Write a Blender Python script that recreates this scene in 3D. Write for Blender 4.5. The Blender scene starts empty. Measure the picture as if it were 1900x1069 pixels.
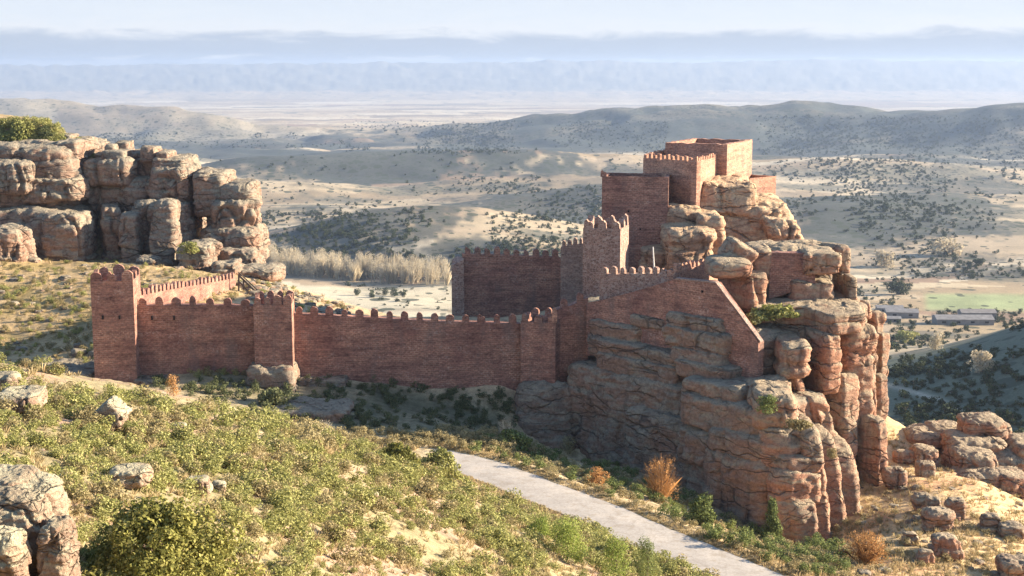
import bpy, math, random
import numpy as np
R = math.radians
random.seed(7); rng = np.random.default_rng(7)
S = bpy.context.scene
COL = S.collection

# ------------------------------------------------------------------ camera
F = 2610.0; PITCH = R(9.0); CP, SP = math.cos(PITCH), math.sin(PITCH)
cd = bpy.data.cameras.new('camera'); cam = bpy.data.objects.new('camera', cd); COL.objects.link(cam)
cam.location = (0, 0, 0); cam.rotation_euler = (R(90) - PITCH, 0, 0)
cd.sensor_width = 36; cd.lens = 36 * F / 1900; cd.clip_start = 0.5; cd.clip_end = 90000
S.camera = cam
S.render.resolution_x = 1024; S.render.resolution_y = 576

# ------------------------------------------------------------------ sun, sky, exposure
SUN_EL = R(18.5); SUN_AZ = R(9)      # azimuth from +X towards +Y (right, a little beyond the castle)
sd = (math.cos(SUN_EL)*math.cos(SUN_AZ), math.cos(SUN_EL)*math.sin(SUN_AZ), math.sin(SUN_EL))
ld = bpy.data.lights.new('sun', 'SUN'); ld.energy = 5.0; ld.angle = R(0.6); ld.color = (1.0, 0.84, 0.64)
sun = bpy.data.objects.new('sun', ld); COL.objects.link(sun)
from mathutils import Vector, Matrix
sun.rotation_euler = Vector(sd).to_track_quat('Z', 'Y').to_euler()
W = bpy.data.worlds.new('World'); S.world = W; W.use_nodes = True
nt = W.node_tree; nt.nodes.clear()
def N(t, tree=None, **k):
    n = (tree or nt).nodes.new(t)
    for a, b in k.items(): setattr(n, a, b)
    return n
sky = N('ShaderNodeTexSky', sky_type='NISHITA', sun_disc=False, sun_elevation=SUN_EL, sun_rotation=R(90) - SUN_AZ, altitude=1200, air_density=1.0, dust_density=0.8, ozone_density=1.5)
geo = N('ShaderNodeTexCoord'); sep = N('ShaderNodeSeparateXYZ'); nt.links.new(geo.outputs['Generated'], sep.inputs[0])
mp = N('ShaderNodeMapping'); mp.inputs['Scale'].default_value = (7, 7, 40); nt.links.new(geo.outputs['Generated'], mp.inputs[0])
nz = N('ShaderNodeTexNoise'); nz.inputs['Scale'].default_value = 1.7; nz.inputs['Detail'].default_value = 8; nz.inputs['Roughness'].default_value = 0.7; nz.inputs['Distortion'].default_value = 0.6
nt.links.new(mp.outputs[0], nz.inputs['Vector'])
# elevation (sin) warped with noise -> bands of cloud
wz = N('ShaderNodeMath', operation='MULTIPLY_ADD'); wz.inputs[1].default_value = 0.030; nt.links.new(nz.outputs['Fac'], wz.inputs[0])
ez = N('ShaderNodeMath', operation='ADD'); ez.inputs[1].default_value = -0.015; nt.links.new(sep.outputs['Z'], ez.inputs[0]); nt.links.new(ez.outputs[0], wz.inputs[2])
cr = N('ShaderNodeValToRGB'); nt.links.new(wz.outputs[0], cr.inputs[0])
mpr = N('ShaderNodeMapRange'); mpr.inputs[1].default_value = -0.02; mpr.inputs[2].default_value = 0.10; nt.links.new(wz.outputs[0], mpr.inputs[0]); nt.links.new(mpr.outputs[0], cr.inputs[0])
def rp(e): return (e + 0.02) / 0.12
E = cr.color_ramp.elements
stops = [(-0.02, (.70, .78, .90)), (0.001, (.93, .95, .97)), (0.005, (.50, .57, .68)), (0.017, (.54, .61, .72)), (0.0235, (.86, .89, .93)), (0.034, (.80, .86, .93)), (0.10, (.55, .66, .84))]
E[0].position = rp(stops[0][0]); E[0].color = (*stops[0][1], 1)
E[1].position = rp(stops[-1][0]); E[1].color = (*stops[-1][1], 1)
for e, c in stops[1:-1]:
    q = E.new(rp(e)); q.color = (*c, 1)
cm = N('ShaderNodeVectorMath', operation='SCALE'); cm.inputs['Scale'].default_value = 3.0; nt.links.new(cr.outputs[0], cm.inputs[0])
fm = N('ShaderNodeMapRange'); fm.inputs[1].default_value = 0.05; fm.inputs[2].default_value = 0.22; fm.inputs[3].default_value = 1; fm.inputs[4].default_value = 0; nt.links.new(sep.outputs['Z'], fm.inputs[0])
mx = N('ShaderNodeMix', data_type='RGBA'); nt.links.new(fm.outputs[0], mx.inputs[0]); nt.links.new(sky.outputs[0], mx.inputs[6]); nt.links.new(cm.outputs[0], mx.inputs[7])
bg = N('ShaderNodeBackground'); bg.inputs[1].default_value = 0.09; nt.links.new(mx.outputs[2], bg.inputs[0])
wo = N('ShaderNodeOutputWorld'); nt.links.new(bg.outputs[0], wo.inputs[0])
S.view_settings.view_transform = 'Standard'; S.view_settings.look = 'None'; S.view_settings.gamma = 1; S.view_settings.use_curve_mapping = False
S.view_settings.exposure = 1.98
S.cycles.max_bounces = 6; S.cycles.volume_bounces = 1

# ------------------------------------------------------------------ helpers
def P(px, py, D):
    a = (px - 950) / F; b = (534.5 - py) / F
    d = (a, CP + b*SP, -SP + b*CP); k = D / d[1]
    return np.array((d[0]*k, D, d[2]*k))
perm = np.random.default_rng(3).permutation(256); perm = np.concatenate([perm, perm, perm])
gr = np.random.default_rng(4).normal(size=(256, 3)); gr /= np.linalg.norm(gr, axis=1)[:, None]
def pn(x, y, z):
    x = np.asarray(x, float); y = np.broadcast_to(y, x.shape).astype(float); z = np.broadcast_to(z, x.shape).astype(float)
    xi = np.floor(x); yi = np.floor(y); zi = np.floor(z); xf = x-xi; yf = y-yi; zf = z-zi
    xi = xi.astype(int) & 255; yi = yi.astype(int) & 255; zi = zi.astype(int) & 255
    f = lambda t: t*t*t*(t*(t*6-15)+10)
    u, v, w = f(xf), f(yf), f(zf); r = 0
    for i in (0, 1):
        for j in (0, 1):
            for k in (0, 1):
                g = gr[perm[perm[perm[(xi+i) & 255]+((yi+j) & 255)]+((zi+k) & 255)]]
                dd = g[..., 0]*(xf-i)+g[..., 1]*(yf-j)+g[..., 2]*(zf-k)
                r = r + dd*(u if i else 1-u)*(v if j else 1-v)*(w if k else 1-w)
    return r*1.5
def fbm(x, y, z, o=4, g=.5):
    s = 0; a = 1
    for i in range(o):
        s = s + a*pn(np.asarray(x)*2**i+i*7.3, np.asarray(y)*2**i+i*3.1, np.asarray(z)*2**i); a *= g
    return s
def sstep(a, b, x):
    t = np.clip((x-a)/(b-a), 0, 1); return t*t*(3-2*t)

def mesh_obj(name, V, Fc, mat=None, parent=None, smooth=False, uv=None):
    m = bpy.data.meshes.new(name); V = np.asarray(V, dtype=np.float32)
    if isinstance(Fc, np.ndarray):
        n, k = Fc.shape
        m.vertices.add(len(V)); m.vertices.foreach_set('co', V.ravel())
        m.loops.add(n*k); m.loops.foreach_set('vertex_index', Fc.astype(np.int32).ravel())
        m.polygons.add(n); m.polygons.foreach_set('loop_start', np.arange(0, n*k, k, dtype=np.int32))
        m.update(calc_edges=True); m.validate()
    else:
        m.from_pydata([tuple(map(float, v)) for v in V], [], Fc)
    if uv is not None:
        l = m.uv_layers.new(name='UVMap'); l.data.foreach_set('uv', np.asarray(uv, dtype=np.float32).ravel())
    if smooth: m.polygons.foreach_set('use_smooth', np.ones(len(m.polygons), dtype=bool))
    o = bpy.data.objects.new(name, m); COL.objects.link(o)
    if mat: m.materials.append(mat)
    if parent: o.parent = parent
    return o
def tag(o, label=None, cat=None, group=None, kind=None):
    if label: o['label'] = label
    if cat: o['category'] = cat
    if group: o['group'] = group
    if kind: o['kind'] = kind
    return o
def empty(name, loc, label, cat, group=None):
    o = bpy.data.objects.new(name, None); COL.objects.link(o); o.location = tuple(map(float, loc)); o.empty_display_size = .5
    return tag(o, label, cat, group)
class MB:
    """collects polygons (with metre UVs) for one mesh"""
    def __init__(s): s.V = []; s.F = []; s.U = []
    def poly(s, pts, uvs=None):
        i = len(s.V); s.V += [tuple(p) for p in pts]; s.F.append(tuple(range(i, i+len(pts))))
        if uvs is None:
            a = np.array(pts[1])-np.array(pts[0]); n = np.cross(a, np.array(pts[-1])-np.array(pts[0])); n = n/(np.linalg.norm(n)+1e-9)
            if abs(n[2]) > .7: uvs = [(p[0], p[1]) for p in pts]
            else:
                h = np.array((-n[1], n[0], 0)); h /= np.linalg.norm(h)+1e-9
                uvs = [(float(np.dot(p, h)), p[2]) for p in pts]
        s.U += list(uvs)
    def box(s, c, ax, ay, az):
        c = np.array(c, float); ax = np.array(ax, float); ay = np.array(ay, float); az = np.array(az, float)
        q = lambda i, j, k: c+ax*i+ay*j+az*k
        for f in (((-1,-1,-1),(1,-1,-1),(1,-1,1),(-1,-1,1)), ((1,-1,-1),(1,1,-1),(1,1,1),(1,-1,1)), ((1,1,-1),(-1,1,-1),(-1,1,1),(1,1,1)),
                  ((-1,1,-1),(-1,-1,-1),(-1,-1,1),(-1,1,1)), ((-1,-1,1),(1,-1,1),(1,1,1),(-1,1,1)), ((-1,1,-1),(1,1,-1),(1,-1,-1),(-1,-1,-1))):
            s.poly([q(*v) for v in f])
    def prism(s, prof, t):
        """prof: list of 3d points (front outline, counter-clockwise seen from front); t: thickness vector"""
        pr = [np.array(p, float) for p in prof]; t = np.array(t, float); bk = [p+t for p in pr]
        s.poly(pr); s.poly(bk[::-1])
        n = len(pr)
        for i in range(n):
            j = (i+1) % n; s.poly([pr[j], pr[i], bk[i], bk[j]])
    def build(s, name, mat, parent=None, smooth=False):
        base = np.array(parent.location) if parent is not None and parent.parent is None else np.zeros(3)
        if parent is not None and parent.parent is not None: base = np.array(parent.parent.location)
        V = np.array(s.V)-base
        return mesh_obj(name, V, s.F, mat, parent, smooth, uv=s.U)

# ------------------------------------------------------------------ materials
def mat(name):
    m = bpy.data.materials.new(name); m.use_nodes = True; t = m.node_tree; t.nodes.clear()
    o = N('ShaderNodeOutputMaterial', t); b = N('ShaderNodeBsdfPrincipled', t); b.inputs['Roughness'].default_value = .9
    b.inputs['Specular IOR Level'].default_value = .15
    t.links.new(b.outputs[0], o.inputs[0]); return m, t, b
def L(t, a, b): t.links.new(a, b)
def noise(t, vec, scale, detail=5, rough=.55, dim='3D'):
    n = N('ShaderNodeTexNoise', t); n.inputs['Scale'].default_value = scale; n.inputs['Detail'].default_value = detail; n.inputs['Roughness'].default_value = rough
    if vec is not None: L(t, vec, n.inputs['Vector'])
    return n.outputs['Fac']
def ramp(t, fac, st):
    r = N('ShaderNodeValToRGB', t); e = r.color_ramp.elements
    e[0].position = st[0][0]; e[0].color = (*st[0][1], 1); e[1].position = st[-1][0]; e[1].color = (*st[-1][1], 1)
    for p, c in st[1:-1]: q = e.new(p); q.color = (*c, 1)
    L(t, fac, r.inputs[0]); return r.outputs[0]
def mix(t, f, a, b, mode='MIX'):
    m = N('ShaderNodeMix', t, data_type='RGBA', blend_type=mode)
    for s, v in ((0, f), (6, a), (7, b)):
        if hasattr(v, 'links'): L(t, v, m.inputs[s])
        elif isinstance(v, (int, float)): m.inputs[s].default_value = v
        else: m.inputs[s].default_value = (*v, 1)
    return m.outputs[2]
def math_(t, op, a, b=None, c=None):
    m = N('ShaderNodeMath', t, operation=op)
    for i, v in enumerate((a, b, c)):
        if v is None: continue
        if hasattr(v, 'links'): L(t, v, m.inputs[i])
        else: m.inputs[i].default_value = v
    return m.outputs[0]
def mapping(t, vec, sc):
    m = N('ShaderNodeMapping', t); m.inputs['Scale'].default_value = sc; L(t, vec, m.inputs[0]); return m.outputs[0]
def bump(t, b, h, st, dist):
    n = N('ShaderNodeBump', t); n.inputs['Strength'].default_value = st; n.inputs['Distance'].default_value = dist; L(t, h, n.inputs['Height']); L(t, n.outputs[0], b.inputs['Normal'])
def gpos(t): return N('ShaderNodeNewGeometry', t).outputs['Position']

def masonry(name, c1, c2, mortar, bw, bh, msz, rubble=0, tint=0):
    m, t, b = mat(name); uv = N('ShaderNodeUVMap', t).outputs[0]; g = gpos(t)
    # warp courses so that they are hand laid
    wn = N('ShaderNodeTexNoise', t); wn.inputs['Scale'].default_value = .7; L(t, g, wn.inputs['Vector'])
    wv = N('ShaderNodeVectorMath', t, operation='MULTIPLY_ADD'); L(t, wn.outputs['Color'], wv.inputs[0]); wv.inputs[1].default_value = (.5, .16, 0); L(t, uv, wv.inputs[2])
    br = N('ShaderNodeTexBrick', t); br.inputs['Scale'].default_value = 1; br.inputs['Brick Width'].default_value = bw; br.inputs['Row Height'].default_value = bh
    br.inputs['Mortar Size'].default_value = msz; br.inputs['Mortar Smooth'].default_value = .3
    br.inputs['Color1'].default_value = (*c1, 1); br.inputs['Color2'].default_value = (*c2, 1); br.inputs['Mortar'].default_value = (*mortar, 1)
    br.offset = .5; L(t, wv.outputs[0], br.inputs['Vector'])
    n1 = noise(t, g, .22, 6, .65); n2 = noise(t, mapping(t, g, (.22, .22, 1.6)), 1.2, 7, .72); n3 = noise(t, mapping(t, g, (2.4, 2.4, 4.4)), 1.0, 4, .7)
    c = mix(t, ramp(t, n1, [(.35, (0, 0, 0)), (.65, (1, 1, 1))]), br.outputs['Color'], (c2[0]*.8, c2[1]*.85, c2[2]*.95))
    c = mix(t, 1, c, ramp(t, n2, [(.3, (.50, .48, .50)), (.5, (1, 1, 1)), (.7, (1.38, 1.33, 1.28))]), 'MULTIPLY')
    c = mix(t, 1, c, ramp(t, n3, [(.3, (.52, .50, .50)), (.5, (1, 1, 1)), (.72, (1.6, 1.55, 1.45))]), 'MULTIPLY')
    # pale limey mortar bloom in patches, with darker grey lichen patches
    n4 = noise(t, mapping(t, g, (.8, .8, 2.2)), .5, 5, .6); n5 = noise(t, g, 3.5, 3, .7)
    f = math_(t, 'MULTIPLY', ramp(t, n4, [(.52, (0, 0, 0)), (.66, (1, 1, 1))]), ramp(t, n5, [(.5, (0, 0, 0)), (.62, (1, 1, 1))]))
    c = mix(t, math_(t, 'MULTIPLY', f, .55), c, (.50, .38, .32))
    n6 = noise(t, mapping(t, g, (.45, .45, .12)), 1, 4, .6)
    c = mix(t, math_(t, 'MULTIPLY', ramp(t, n6, [(.55, (0, 0, 0)), (.72, (1, 1, 1))]), .5), c, (.13, .11, .10))
    if rubble:
        vo = N('ShaderNodeTexVoronoi', t, feature='DISTANCE_TO_EDGE'); vo.inputs['Scale'].default_value = 2.4; L(t, mapping(t, g, (1, 1, 1.5)), vo.inputs['Vector'])
        vc = N('ShaderNodeTexVoronoi', t); vc.inputs['Scale'].default_value = 2.4; L(t, mapping(t, g, (1, 1, 1.5)), vc.inputs['Vector'])
        sp = N('ShaderNodeSeparateColor', t); L(t, vc.outputs['Color'], sp.inputs[0])
        rc = ramp(t, sp.outputs[0], [(0, (.16, .10, .08)), (.4, (.26, .15, .11)), (.75, (.34, .21, .16)), (1, (.42, .33, .27))])
        rc = mix(t, ramp(t, vo.outputs['Distance'], [(0, (1, 1, 1)), (.10, (0, 0, 0))]), rc, (.46, .34, .27))
        c = mix(t, rubble, c, rc)
    L(t, c, b.inputs['Base Color'])
    h = math_(t, 'ADD', br.outputs['Fac'], math_(t, 'MULTIPLY', noise(t, g, 3.2, 5, .7), -1.2))
    bump(t, b, h, .8, -.10)
    return m
M_BRICK = masonry('red_stone_masonry', (.335, .17, .122), (.255, .12, .085), (.385, .25, .185), .56, .27, .04)
M_KEEP = masonry('pale_red_masonry', (.46, .25, .165), (.39, .20, .13), (.48, .32, .23), .55, .27, .035)
M_RUB = masonry('rubble_masonry', (.28, .15, .105), (.22, .12, .09), (.38, .27, .21), .55, .30, .06, rubble=.75)
M_GREY = masonry('grey_stone_masonry', (.22, .16, .13), (.18, .13, .11), (.30, .24, .2), .6, .32, .06, rubble=.4)

def rockmat(name, red, grey, dark, grain=1.0):
    m, t, b = mat(name); g = gpos(t)
    n1 = noise(t, mapping(t, g, (.09, .09, .16)), 1, 6, .62); n2 = noise(t, mapping(t, g, (.28, .28, .9)), 1.4, 6, .68); n3 = noise(t, g, 2.6*grain, 5, .72)
    c = mix(t, ramp(t, n1, [(.40, (0, 0, 0)), (.60, (1, 1, 1))]), red, grey)
    # lichen-grey on upward faces, redder below overhangs
    nm = N('ShaderNodeNewGeometry', t); sp = N('ShaderNodeSeparateXYZ', t); L(t, nm.outputs['Normal'], sp.inputs[0])
    up = math_(t, 'ADD', math_(t, 'MULTIPLY', sp.outputs[2], .55), math_(t, 'MULTIPLY', math_(t, 'SUBTRACT', n2, .5), 2.2))
    c = mix(t, ramp(t, up, [(.02, (0, 0, 0)), (.45, (1, 1, 1))]), c, (grey[0]*1.12, grey[1]*1.12, grey[2]*1.05))
    c = mix(t, ramp(t, up, [(-.5 + .5, (1, 1, 1)), (.01, (0, 0, 0))]), c, mix(t, .5, c, red))
    c = mix(t, 1, c, ramp(t, n2, [(.25, (.60, .58, .57)), (.5, (1, 1, 1)), (.78, (1.28, 1.25, 1.2))]), 'MULTIPLY')
    c = mix(t, 1, c, ramp(t, n3, [(.28, (.62, .60, .58)), (.5, (1, 1, 1)), (.75, (1.35, 1.32, 1.28))]), 'MULTIPLY')
    # vertical dark water streaks
    n4 = noise(t, mapping(t, g, (.55, .55, .07)), 1.2, 5, .65)
    c = mix(t, math_(t, 'MULTIPLY', ramp(t, n4, [(.56, (0, 0, 0)), (.70, (1, 1, 1))]), .55), c, dark)
    # thin dark bedding seams and joints
    wq = N('ShaderNodeTexNoise', t); wq.inputs['Scale'].default_value = .35*grain; wq.inputs['Detail'].default_value = 4; L(t, g, wq.inputs['Vector'])
    wa = N('ShaderNodeVectorMath', t, operation='MULTIPLY_ADD'); L(t, wq.outputs['Color'], wa.inputs[0]); wa.inputs[1].default_value = (1.8/grain,)*3; L(t, g, wa.inputs[2])
    def seam(sc, th):
        v_ = N('ShaderNodeTexVoronoi', t, feature='DISTANCE_TO_EDGE'); v_.inputs['Scale'].default_value = grain; L(t, mapping(t, wa.outputs[0], sc), v_.inputs['Vector']); return ramp(t, v_.outputs['Distance'], [(0, (1, 1, 1)), (th, (0, 0, 0))])
    s1 = math_(t, 'MULTIPLY', seam((.11, .11, .42), .035), ramp(t, noise(t, g, .16*grain, 3), [(.42, (0, 0, 0)), (.56, (1, 1, 1))]))
    s2 = math_(t, 'MULTIPLY', seam((.35, .35, .95), .05), ramp(t, noise(t, g, .3*grain, 3), [(.5, (0, 0, 0)), (.6, (1, 1, 1))]))
    sm_ = math_(t, 'MAXIMUM', s1, math_(t, 'MULTIPLY', s2, .7)); c = mix(t, math_(t, 'MULTIPLY', sm_, .6), c, (dark[0]*.6, dark[1]*.6, dark[2]*.6))
    # weathering pits
    vo = N('ShaderNodeTexVoronoi', t); vo.inputs['Scale'].default_value = 1.1*grain; L(t, mapping(t, g, (1, 1, 1.2)), vo.inputs['Vector'])
    pit = ramp(t, vo.outputs['Distance'], [(.0, (1, 1, 1)), (.22, (0, 0, 0))])
    pit = math_(t, 'MULTIPLY', pit, ramp(t, noise(t, g, .35, 3), [(.52, (0, 0, 0)), (.62, (1, 1, 1))]))
    c = mix(t, math_(t, 'MULTIPLY', pit, .6), c, dark)
    L(t, c, b.inputs['Base Color'])
    n5 = noise(t, mapping(t, g, (.8, .8, 2.6)), 1.5, 7, .7)
    h = math_(t, 'ADD', math_(t, 'ADD', math_(t, 'MULTIPLY', n5, 1.0), math_(t, 'MULTIPLY', n3, .9)), math_(t, 'ADD', math_(t, 'MULTIPLY', pit, -.6), math_(t, 'MULTIPLY', sm_, -1.2)))
    bump(t, b, h, .9, .35/grain**.5)
    return m
M_ROCK = rockmat('sandstone_rock', (.40, .21, .135), (.28, .225, .165), (.085, .065, .055))
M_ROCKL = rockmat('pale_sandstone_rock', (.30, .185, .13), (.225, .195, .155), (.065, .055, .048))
M_ROCKD = rockmat('dome_sandstone_rock', (.42, .245, .155), (.40, .29, .195), (.13, .09, .07))
M_BOULD = rockmat('lichen_boulder_rock', (.36, .24, .17), (.34, .31, .23), (.10, .08, .06), 5)

def leafmat(name, cols, tr=.25, scale=1.0):
    m, t, b = mat(name); out = [n for n in t.nodes if n.type == 'OUTPUT_MATERIAL'][0]
    g = N('ShaderNodeNewGeometry', t); oi = N('ShaderNodeObjectInfo', t)
    n = noise(t, g.outputs['Position'], .9*scale, 3)
    f = math_(t, 'ADD', math_(t, 'MULTIPLY', g.outputs['Random Per Island'], .55), math_(t, 'ADD', math_(t, 'MULTIPLY', math_(t, 'SUBTRACT', n, .25), .6), math_(t, 'MULTIPLY', math_(t, 'SUBTRACT', oi.outputs['Random'], .5), .35)))
    c = ramp(t, f, [(i/(len(cols)-1), k) for i, k in enumerate(cols)])
    L(t, c, b.inputs['Base Color']); tl = N('ShaderNodeBsdfTranslucent', t); L(t, c, tl.inputs[0])
    ms = N('ShaderNodeMixShader', t); ms.inputs[0].default_value = tr; L(t, b.outputs[0], ms.inputs[1]); L(t, tl.outputs[0], ms.inputs[2]); L(t, ms.outputs[0], out.inputs[0])
    return m
M_SCRUB = leafmat('olive_scrub_leaves', [(.10, .11, .032), (.21, .215, .065), (.35, .335, .125), (.48, .43, .22)])
M_DRYSC = leafmat('dry_scrub_leaves', [(.14, .12, .06), (.27, .22, .10), (.38, .32, .17), (.46, .38, .24)])
M_JUN = leafmat('juniper_leaves', [(.065, .07, .018), (.16, .16, .04), (.29, .27, .08), (.42, .37, .15)])
M_GREEN = leafmat('green_leaves', [(.06, .075, .025), (.13, .16, .05), (.22, .25, .085), (.33, .34, .14)])
M_PINE = leafmat('bright_pine_needles', [(.07, .095, .025), (.17, .22, .045), (.29, .34, .08), (.40, .42, .13)])
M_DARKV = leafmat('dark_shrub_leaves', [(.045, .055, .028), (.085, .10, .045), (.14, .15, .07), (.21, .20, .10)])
M_ORANGE = leafmat('autumn_twigs', [(.22, .11, .04), (.36, .19, .07), (.48, .27, .11), (.52, .34, .17)])
M_BARE = leafmat('bare_poplar_twigs', [(.34, .28, .19), (.48, .41, .28), (.60, .52, .38), (.68, .61, .46)], .4)
M_OAK = leafmat('holm_oak_leaves', [(.022, .030, .014), (.040, .052, .022), (.065, .078, .032), (.09, .10, .045)], .1, .05)
M_GRASS = leafmat('golden_grass_blades', [(.27, .20, .10), (.40, .31, .16), (.52, .41, .23), (.60, .50, .32)])
M_YEL = leafmat('yellow_green_moss', [(.22, .24, .02), (.40, .40, .03), (.5, .48, .04)])
def plain(name, c, sc=2.0, var=.25, rough=.8):
    m, t, b = mat(name); g = gpos(t); n = noise(t, g, sc, 5, .6)
    L(t, mix(t, 1, c, ramp(t, n, [(.3, (1-var,)*3), (.7, (1+var,)*3)]), 'MULTIPLY'), b.inputs['Base Color']); b.inputs['Roughness'].default_value = rough
    return m
M_BARK = plain('bark', (.16, .12, .09)); M_WOOD = plain('weathered_timber', (.11, .085, .065)); M_POLE = plain('pale_painted_pole', (.62, .60, .55), 2, .1)
M_SHED = plain('shed_grey_wall', (.20, .185, .17), .3, .2); M_SROOF = plain('shed_pale_roof', (.21, .20, .19), .3, .25); M_DARK = plain('dark_opening', (.015, .012, .012), 1, .1); M_WHITE = plain('white_render', (.7, .68, .64), .5, .1)

# ------------------------------------------------------------------ terrain
# near control points: image position and distance -> world
ctrl_px = [ # foreground slope
 (0,1069,30),(150,1069,32),(300,1069,36),(450,1069,40),(600,1069,47),(800,1069,58),(1000,1069,76),(1150,1069,92),(1300,1069,106),
 (0,980,34),(0,900,39),(150,960,40),(300,950,44),(450,950,52),(600,950,60),(800,950,82),(1000,970,112),(1150,1020,116),(0,820,50),(150,850,52),(300,850,58),(450,850,66),(600,870,78),(750,880,98),
 (0,740,64),(150,750,68),(300,775,76),(450,790,86),(600,825,100),(700,846,120),(750,862,124),(790,872,126),(830,890,126),(900,928,123),(-150,1069,28),(-150,900,38),(-150,780,54),(-150,715,66),
 (0,708,78),(200,735,84),(400,765,96),(600,805,112),
 # plateau in front of the walls
 (700,838,156),(850,838,160),(620,795,166),(500,755,172),(350,735,172),(200,728,172),(100,712,176),(0,700,180),(-120,690,185),(800,790,171),(900,800,170),(700,770,172),(950,812,168),
 (200,722,180),(500,715,182),(800,740,186),(940,745,187),
 # foot of the crag
 (1050,850,183),(1150,868,177),(1250,893,171),(1330,935,164),(1400,972,161),(1500,1030,155),(1600,960,160),(1655,930,164),(970,818,184),(1000,848,165),(1100,880,158),(1180,915,152),(1300,972,142),(1400,1035,128),
 # right hand slope
 (1500,1069,122),(1600,1069,124),(1700,1069,127),(1900,1069,133),(2100,1069,140),(1700,1000,139),(1800,950,153),(1900,1000,146),(1750,900,168),(1850,930,164),(1660,822,188),(1750,860,184),(1900,945,168),(2050,1010,158),
 (1650,860,180),
 # left hill
 (0,650,196),(100,640,200),(160,600,212),(100,550,228),(0,560,225),(80,495,250),(0,480,252),(170,490,250),(-120,480,250),(-250,650,196),(0,478,262),(150,488,262),(300,496,262),(-200,470,262),(400,505,262),
 (250,500,244),(350,500,248),(420,510,250),(350,560,215),(300,590,196),(480,520,246),(450,560,220),(560,548,246),(620,570,244),(540,590,205),(700,590,235),(840,600,220),(700,610,200),(900,610,200),
 (1000,590,205),(1100,560,205)]
CW = [tuple(P(*c)) for c in ctrl_px]
CW += [(0,0,-2.2),(-25,0,-3),(-60,5,-4),(25,8,-9),(55,15,-22),(80,40,-36),(70,80,-44),(100,110,-55),(0,15,-6.5),(-20,20,-7),(15,25,-14),(30,45,-26),(45,70,-37),(-90,60,-10),(-110,110,-14),(-120,160,-36),
       (20,195,-50),(40,185,-50),(30,205,-42),(15,215,-40),(60,170,-52),(90,150,-56),(-130,200,-38),(-160,262,-34)]
# road centre line
road_px = [(800,847,157.5),(870,862,150.5),(935,884,144.5),(1000,910,139),(1100,948,131.3),(1200,993,124.3),(1300,1035,118.4),(1400,1078,112.8),(1500,1124,107.5),(1600,1175,102.3)]
RZ = -43.0
RD = []
for px, py, D in road_px:
    p = P(px, py, D); k = RZ/p[2]; RD.append((p[0]*k, p[1]*k))
RD = np.array(RD)
for q in RD: CW.append((q[0], q[1], RZ-.1))
CW = np.array(CW)
def tps(r2): return np.where(r2 > 1e-9, .5*r2*np.log(np.maximum(r2, 1e-9)), 0)
c2 = CW[:, :2]/100
A = tps(((c2[:, None]-c2[None])**2).sum(-1)) + np.eye(len(c2))*2e-4
Pm = np.hstack([np.ones((len(c2), 1)), c2]); K = np.block([[A, Pm], [Pm.T, np.zeros((3, 3))]])
sol = np.linalg.solve(K, np.concatenate([CW[:, 2], np.zeros(3)]))
def rbf(x, y):
    sh = x.shape; q = np.stack([x.ravel(), y.ravel()], 1)/100; out = np.empty(len(q))
    for i in range(0, len(q), 40000):
        s = q[i:i+40000]; out[i:i+40000] = tps(((s[:, None]-c2[None])**2).sum(-1)) @ sol[:-3] + sol[-3] + s @ sol[-2:]
    return out.reshape(sh)
def road_dist(x, y):
    d = np.full(x.shape, 1e9)
    for a, b in zip(RD[:-1], RD[1:]):
        ab = b-a; t = np.clip(((x-a[0])*ab[0]+(y-a[1])*ab[1])/(ab@ab), 0, 1)
        d = np.minimum(d, np.hypot(x-a[0]-t*ab[0], y-a[1]-t*ab[1]))
    return d
VT = np.array([(0,-60),(200,-80),(300,-100),(400,-112),(550,-131),(640,-147),(760,-165),(900,-178),(1100,-191),(1500,-205),(2000,-216),(2800,-228),(4000,-252),(6000,-292),(10000,-362),(15000,-425),(18500,-425),(21500,-385),(24500,30),(27000,-40),(40000,-200)])
BUMPS = [ # px, D, height, radius along x (m), radius along depth (m), yaw
 (2750,570,85,150,170,0),(2450,430,25,70,110,0),  # unseen hills added beyond the right edge to shade the near hillside
 (830,1620,40,200,160,.25),(640,1500,16,130,90,0),(960,1400,14,110,80,0),(1120,2150,28,230,150,.2),(560,2000,20,180,120,0),(900,3000,30,420,150,.1),(1150,2600,26,300,160,0),(420,2450,20,260,130,0),
 (1620,1900,24,260,160,-.2),(1820,2100,24,280,170,.1),(450,2900,22,380,150,0),(850,3100,22,500,160,0),(1250,3300,20,450,160,0),(1620,2950,30,350,200,0),
 (1200,5300,52,650,420,0),(1430,5200,88,620,420,0),(1050,5600,45,520,420,0),(850,5800,28,500,400,0),(1640,5200,40,420,350,0),(1880,4600,78,420,380,0),(2080,4600,100,500,420,0),
 (60,6200,70,620,420,0),(-120,6200,95,700,420,0),(230,6000,52,420,350,0),(370,5900,48,260,260,0),(480,5900,20,320,300,0)]
BW = []
for px, D, h, rx, ry, yaw in BUMPS: BW.append(((px-950)/F*D*1.0, D, h, rx, ry, yaw))
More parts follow.
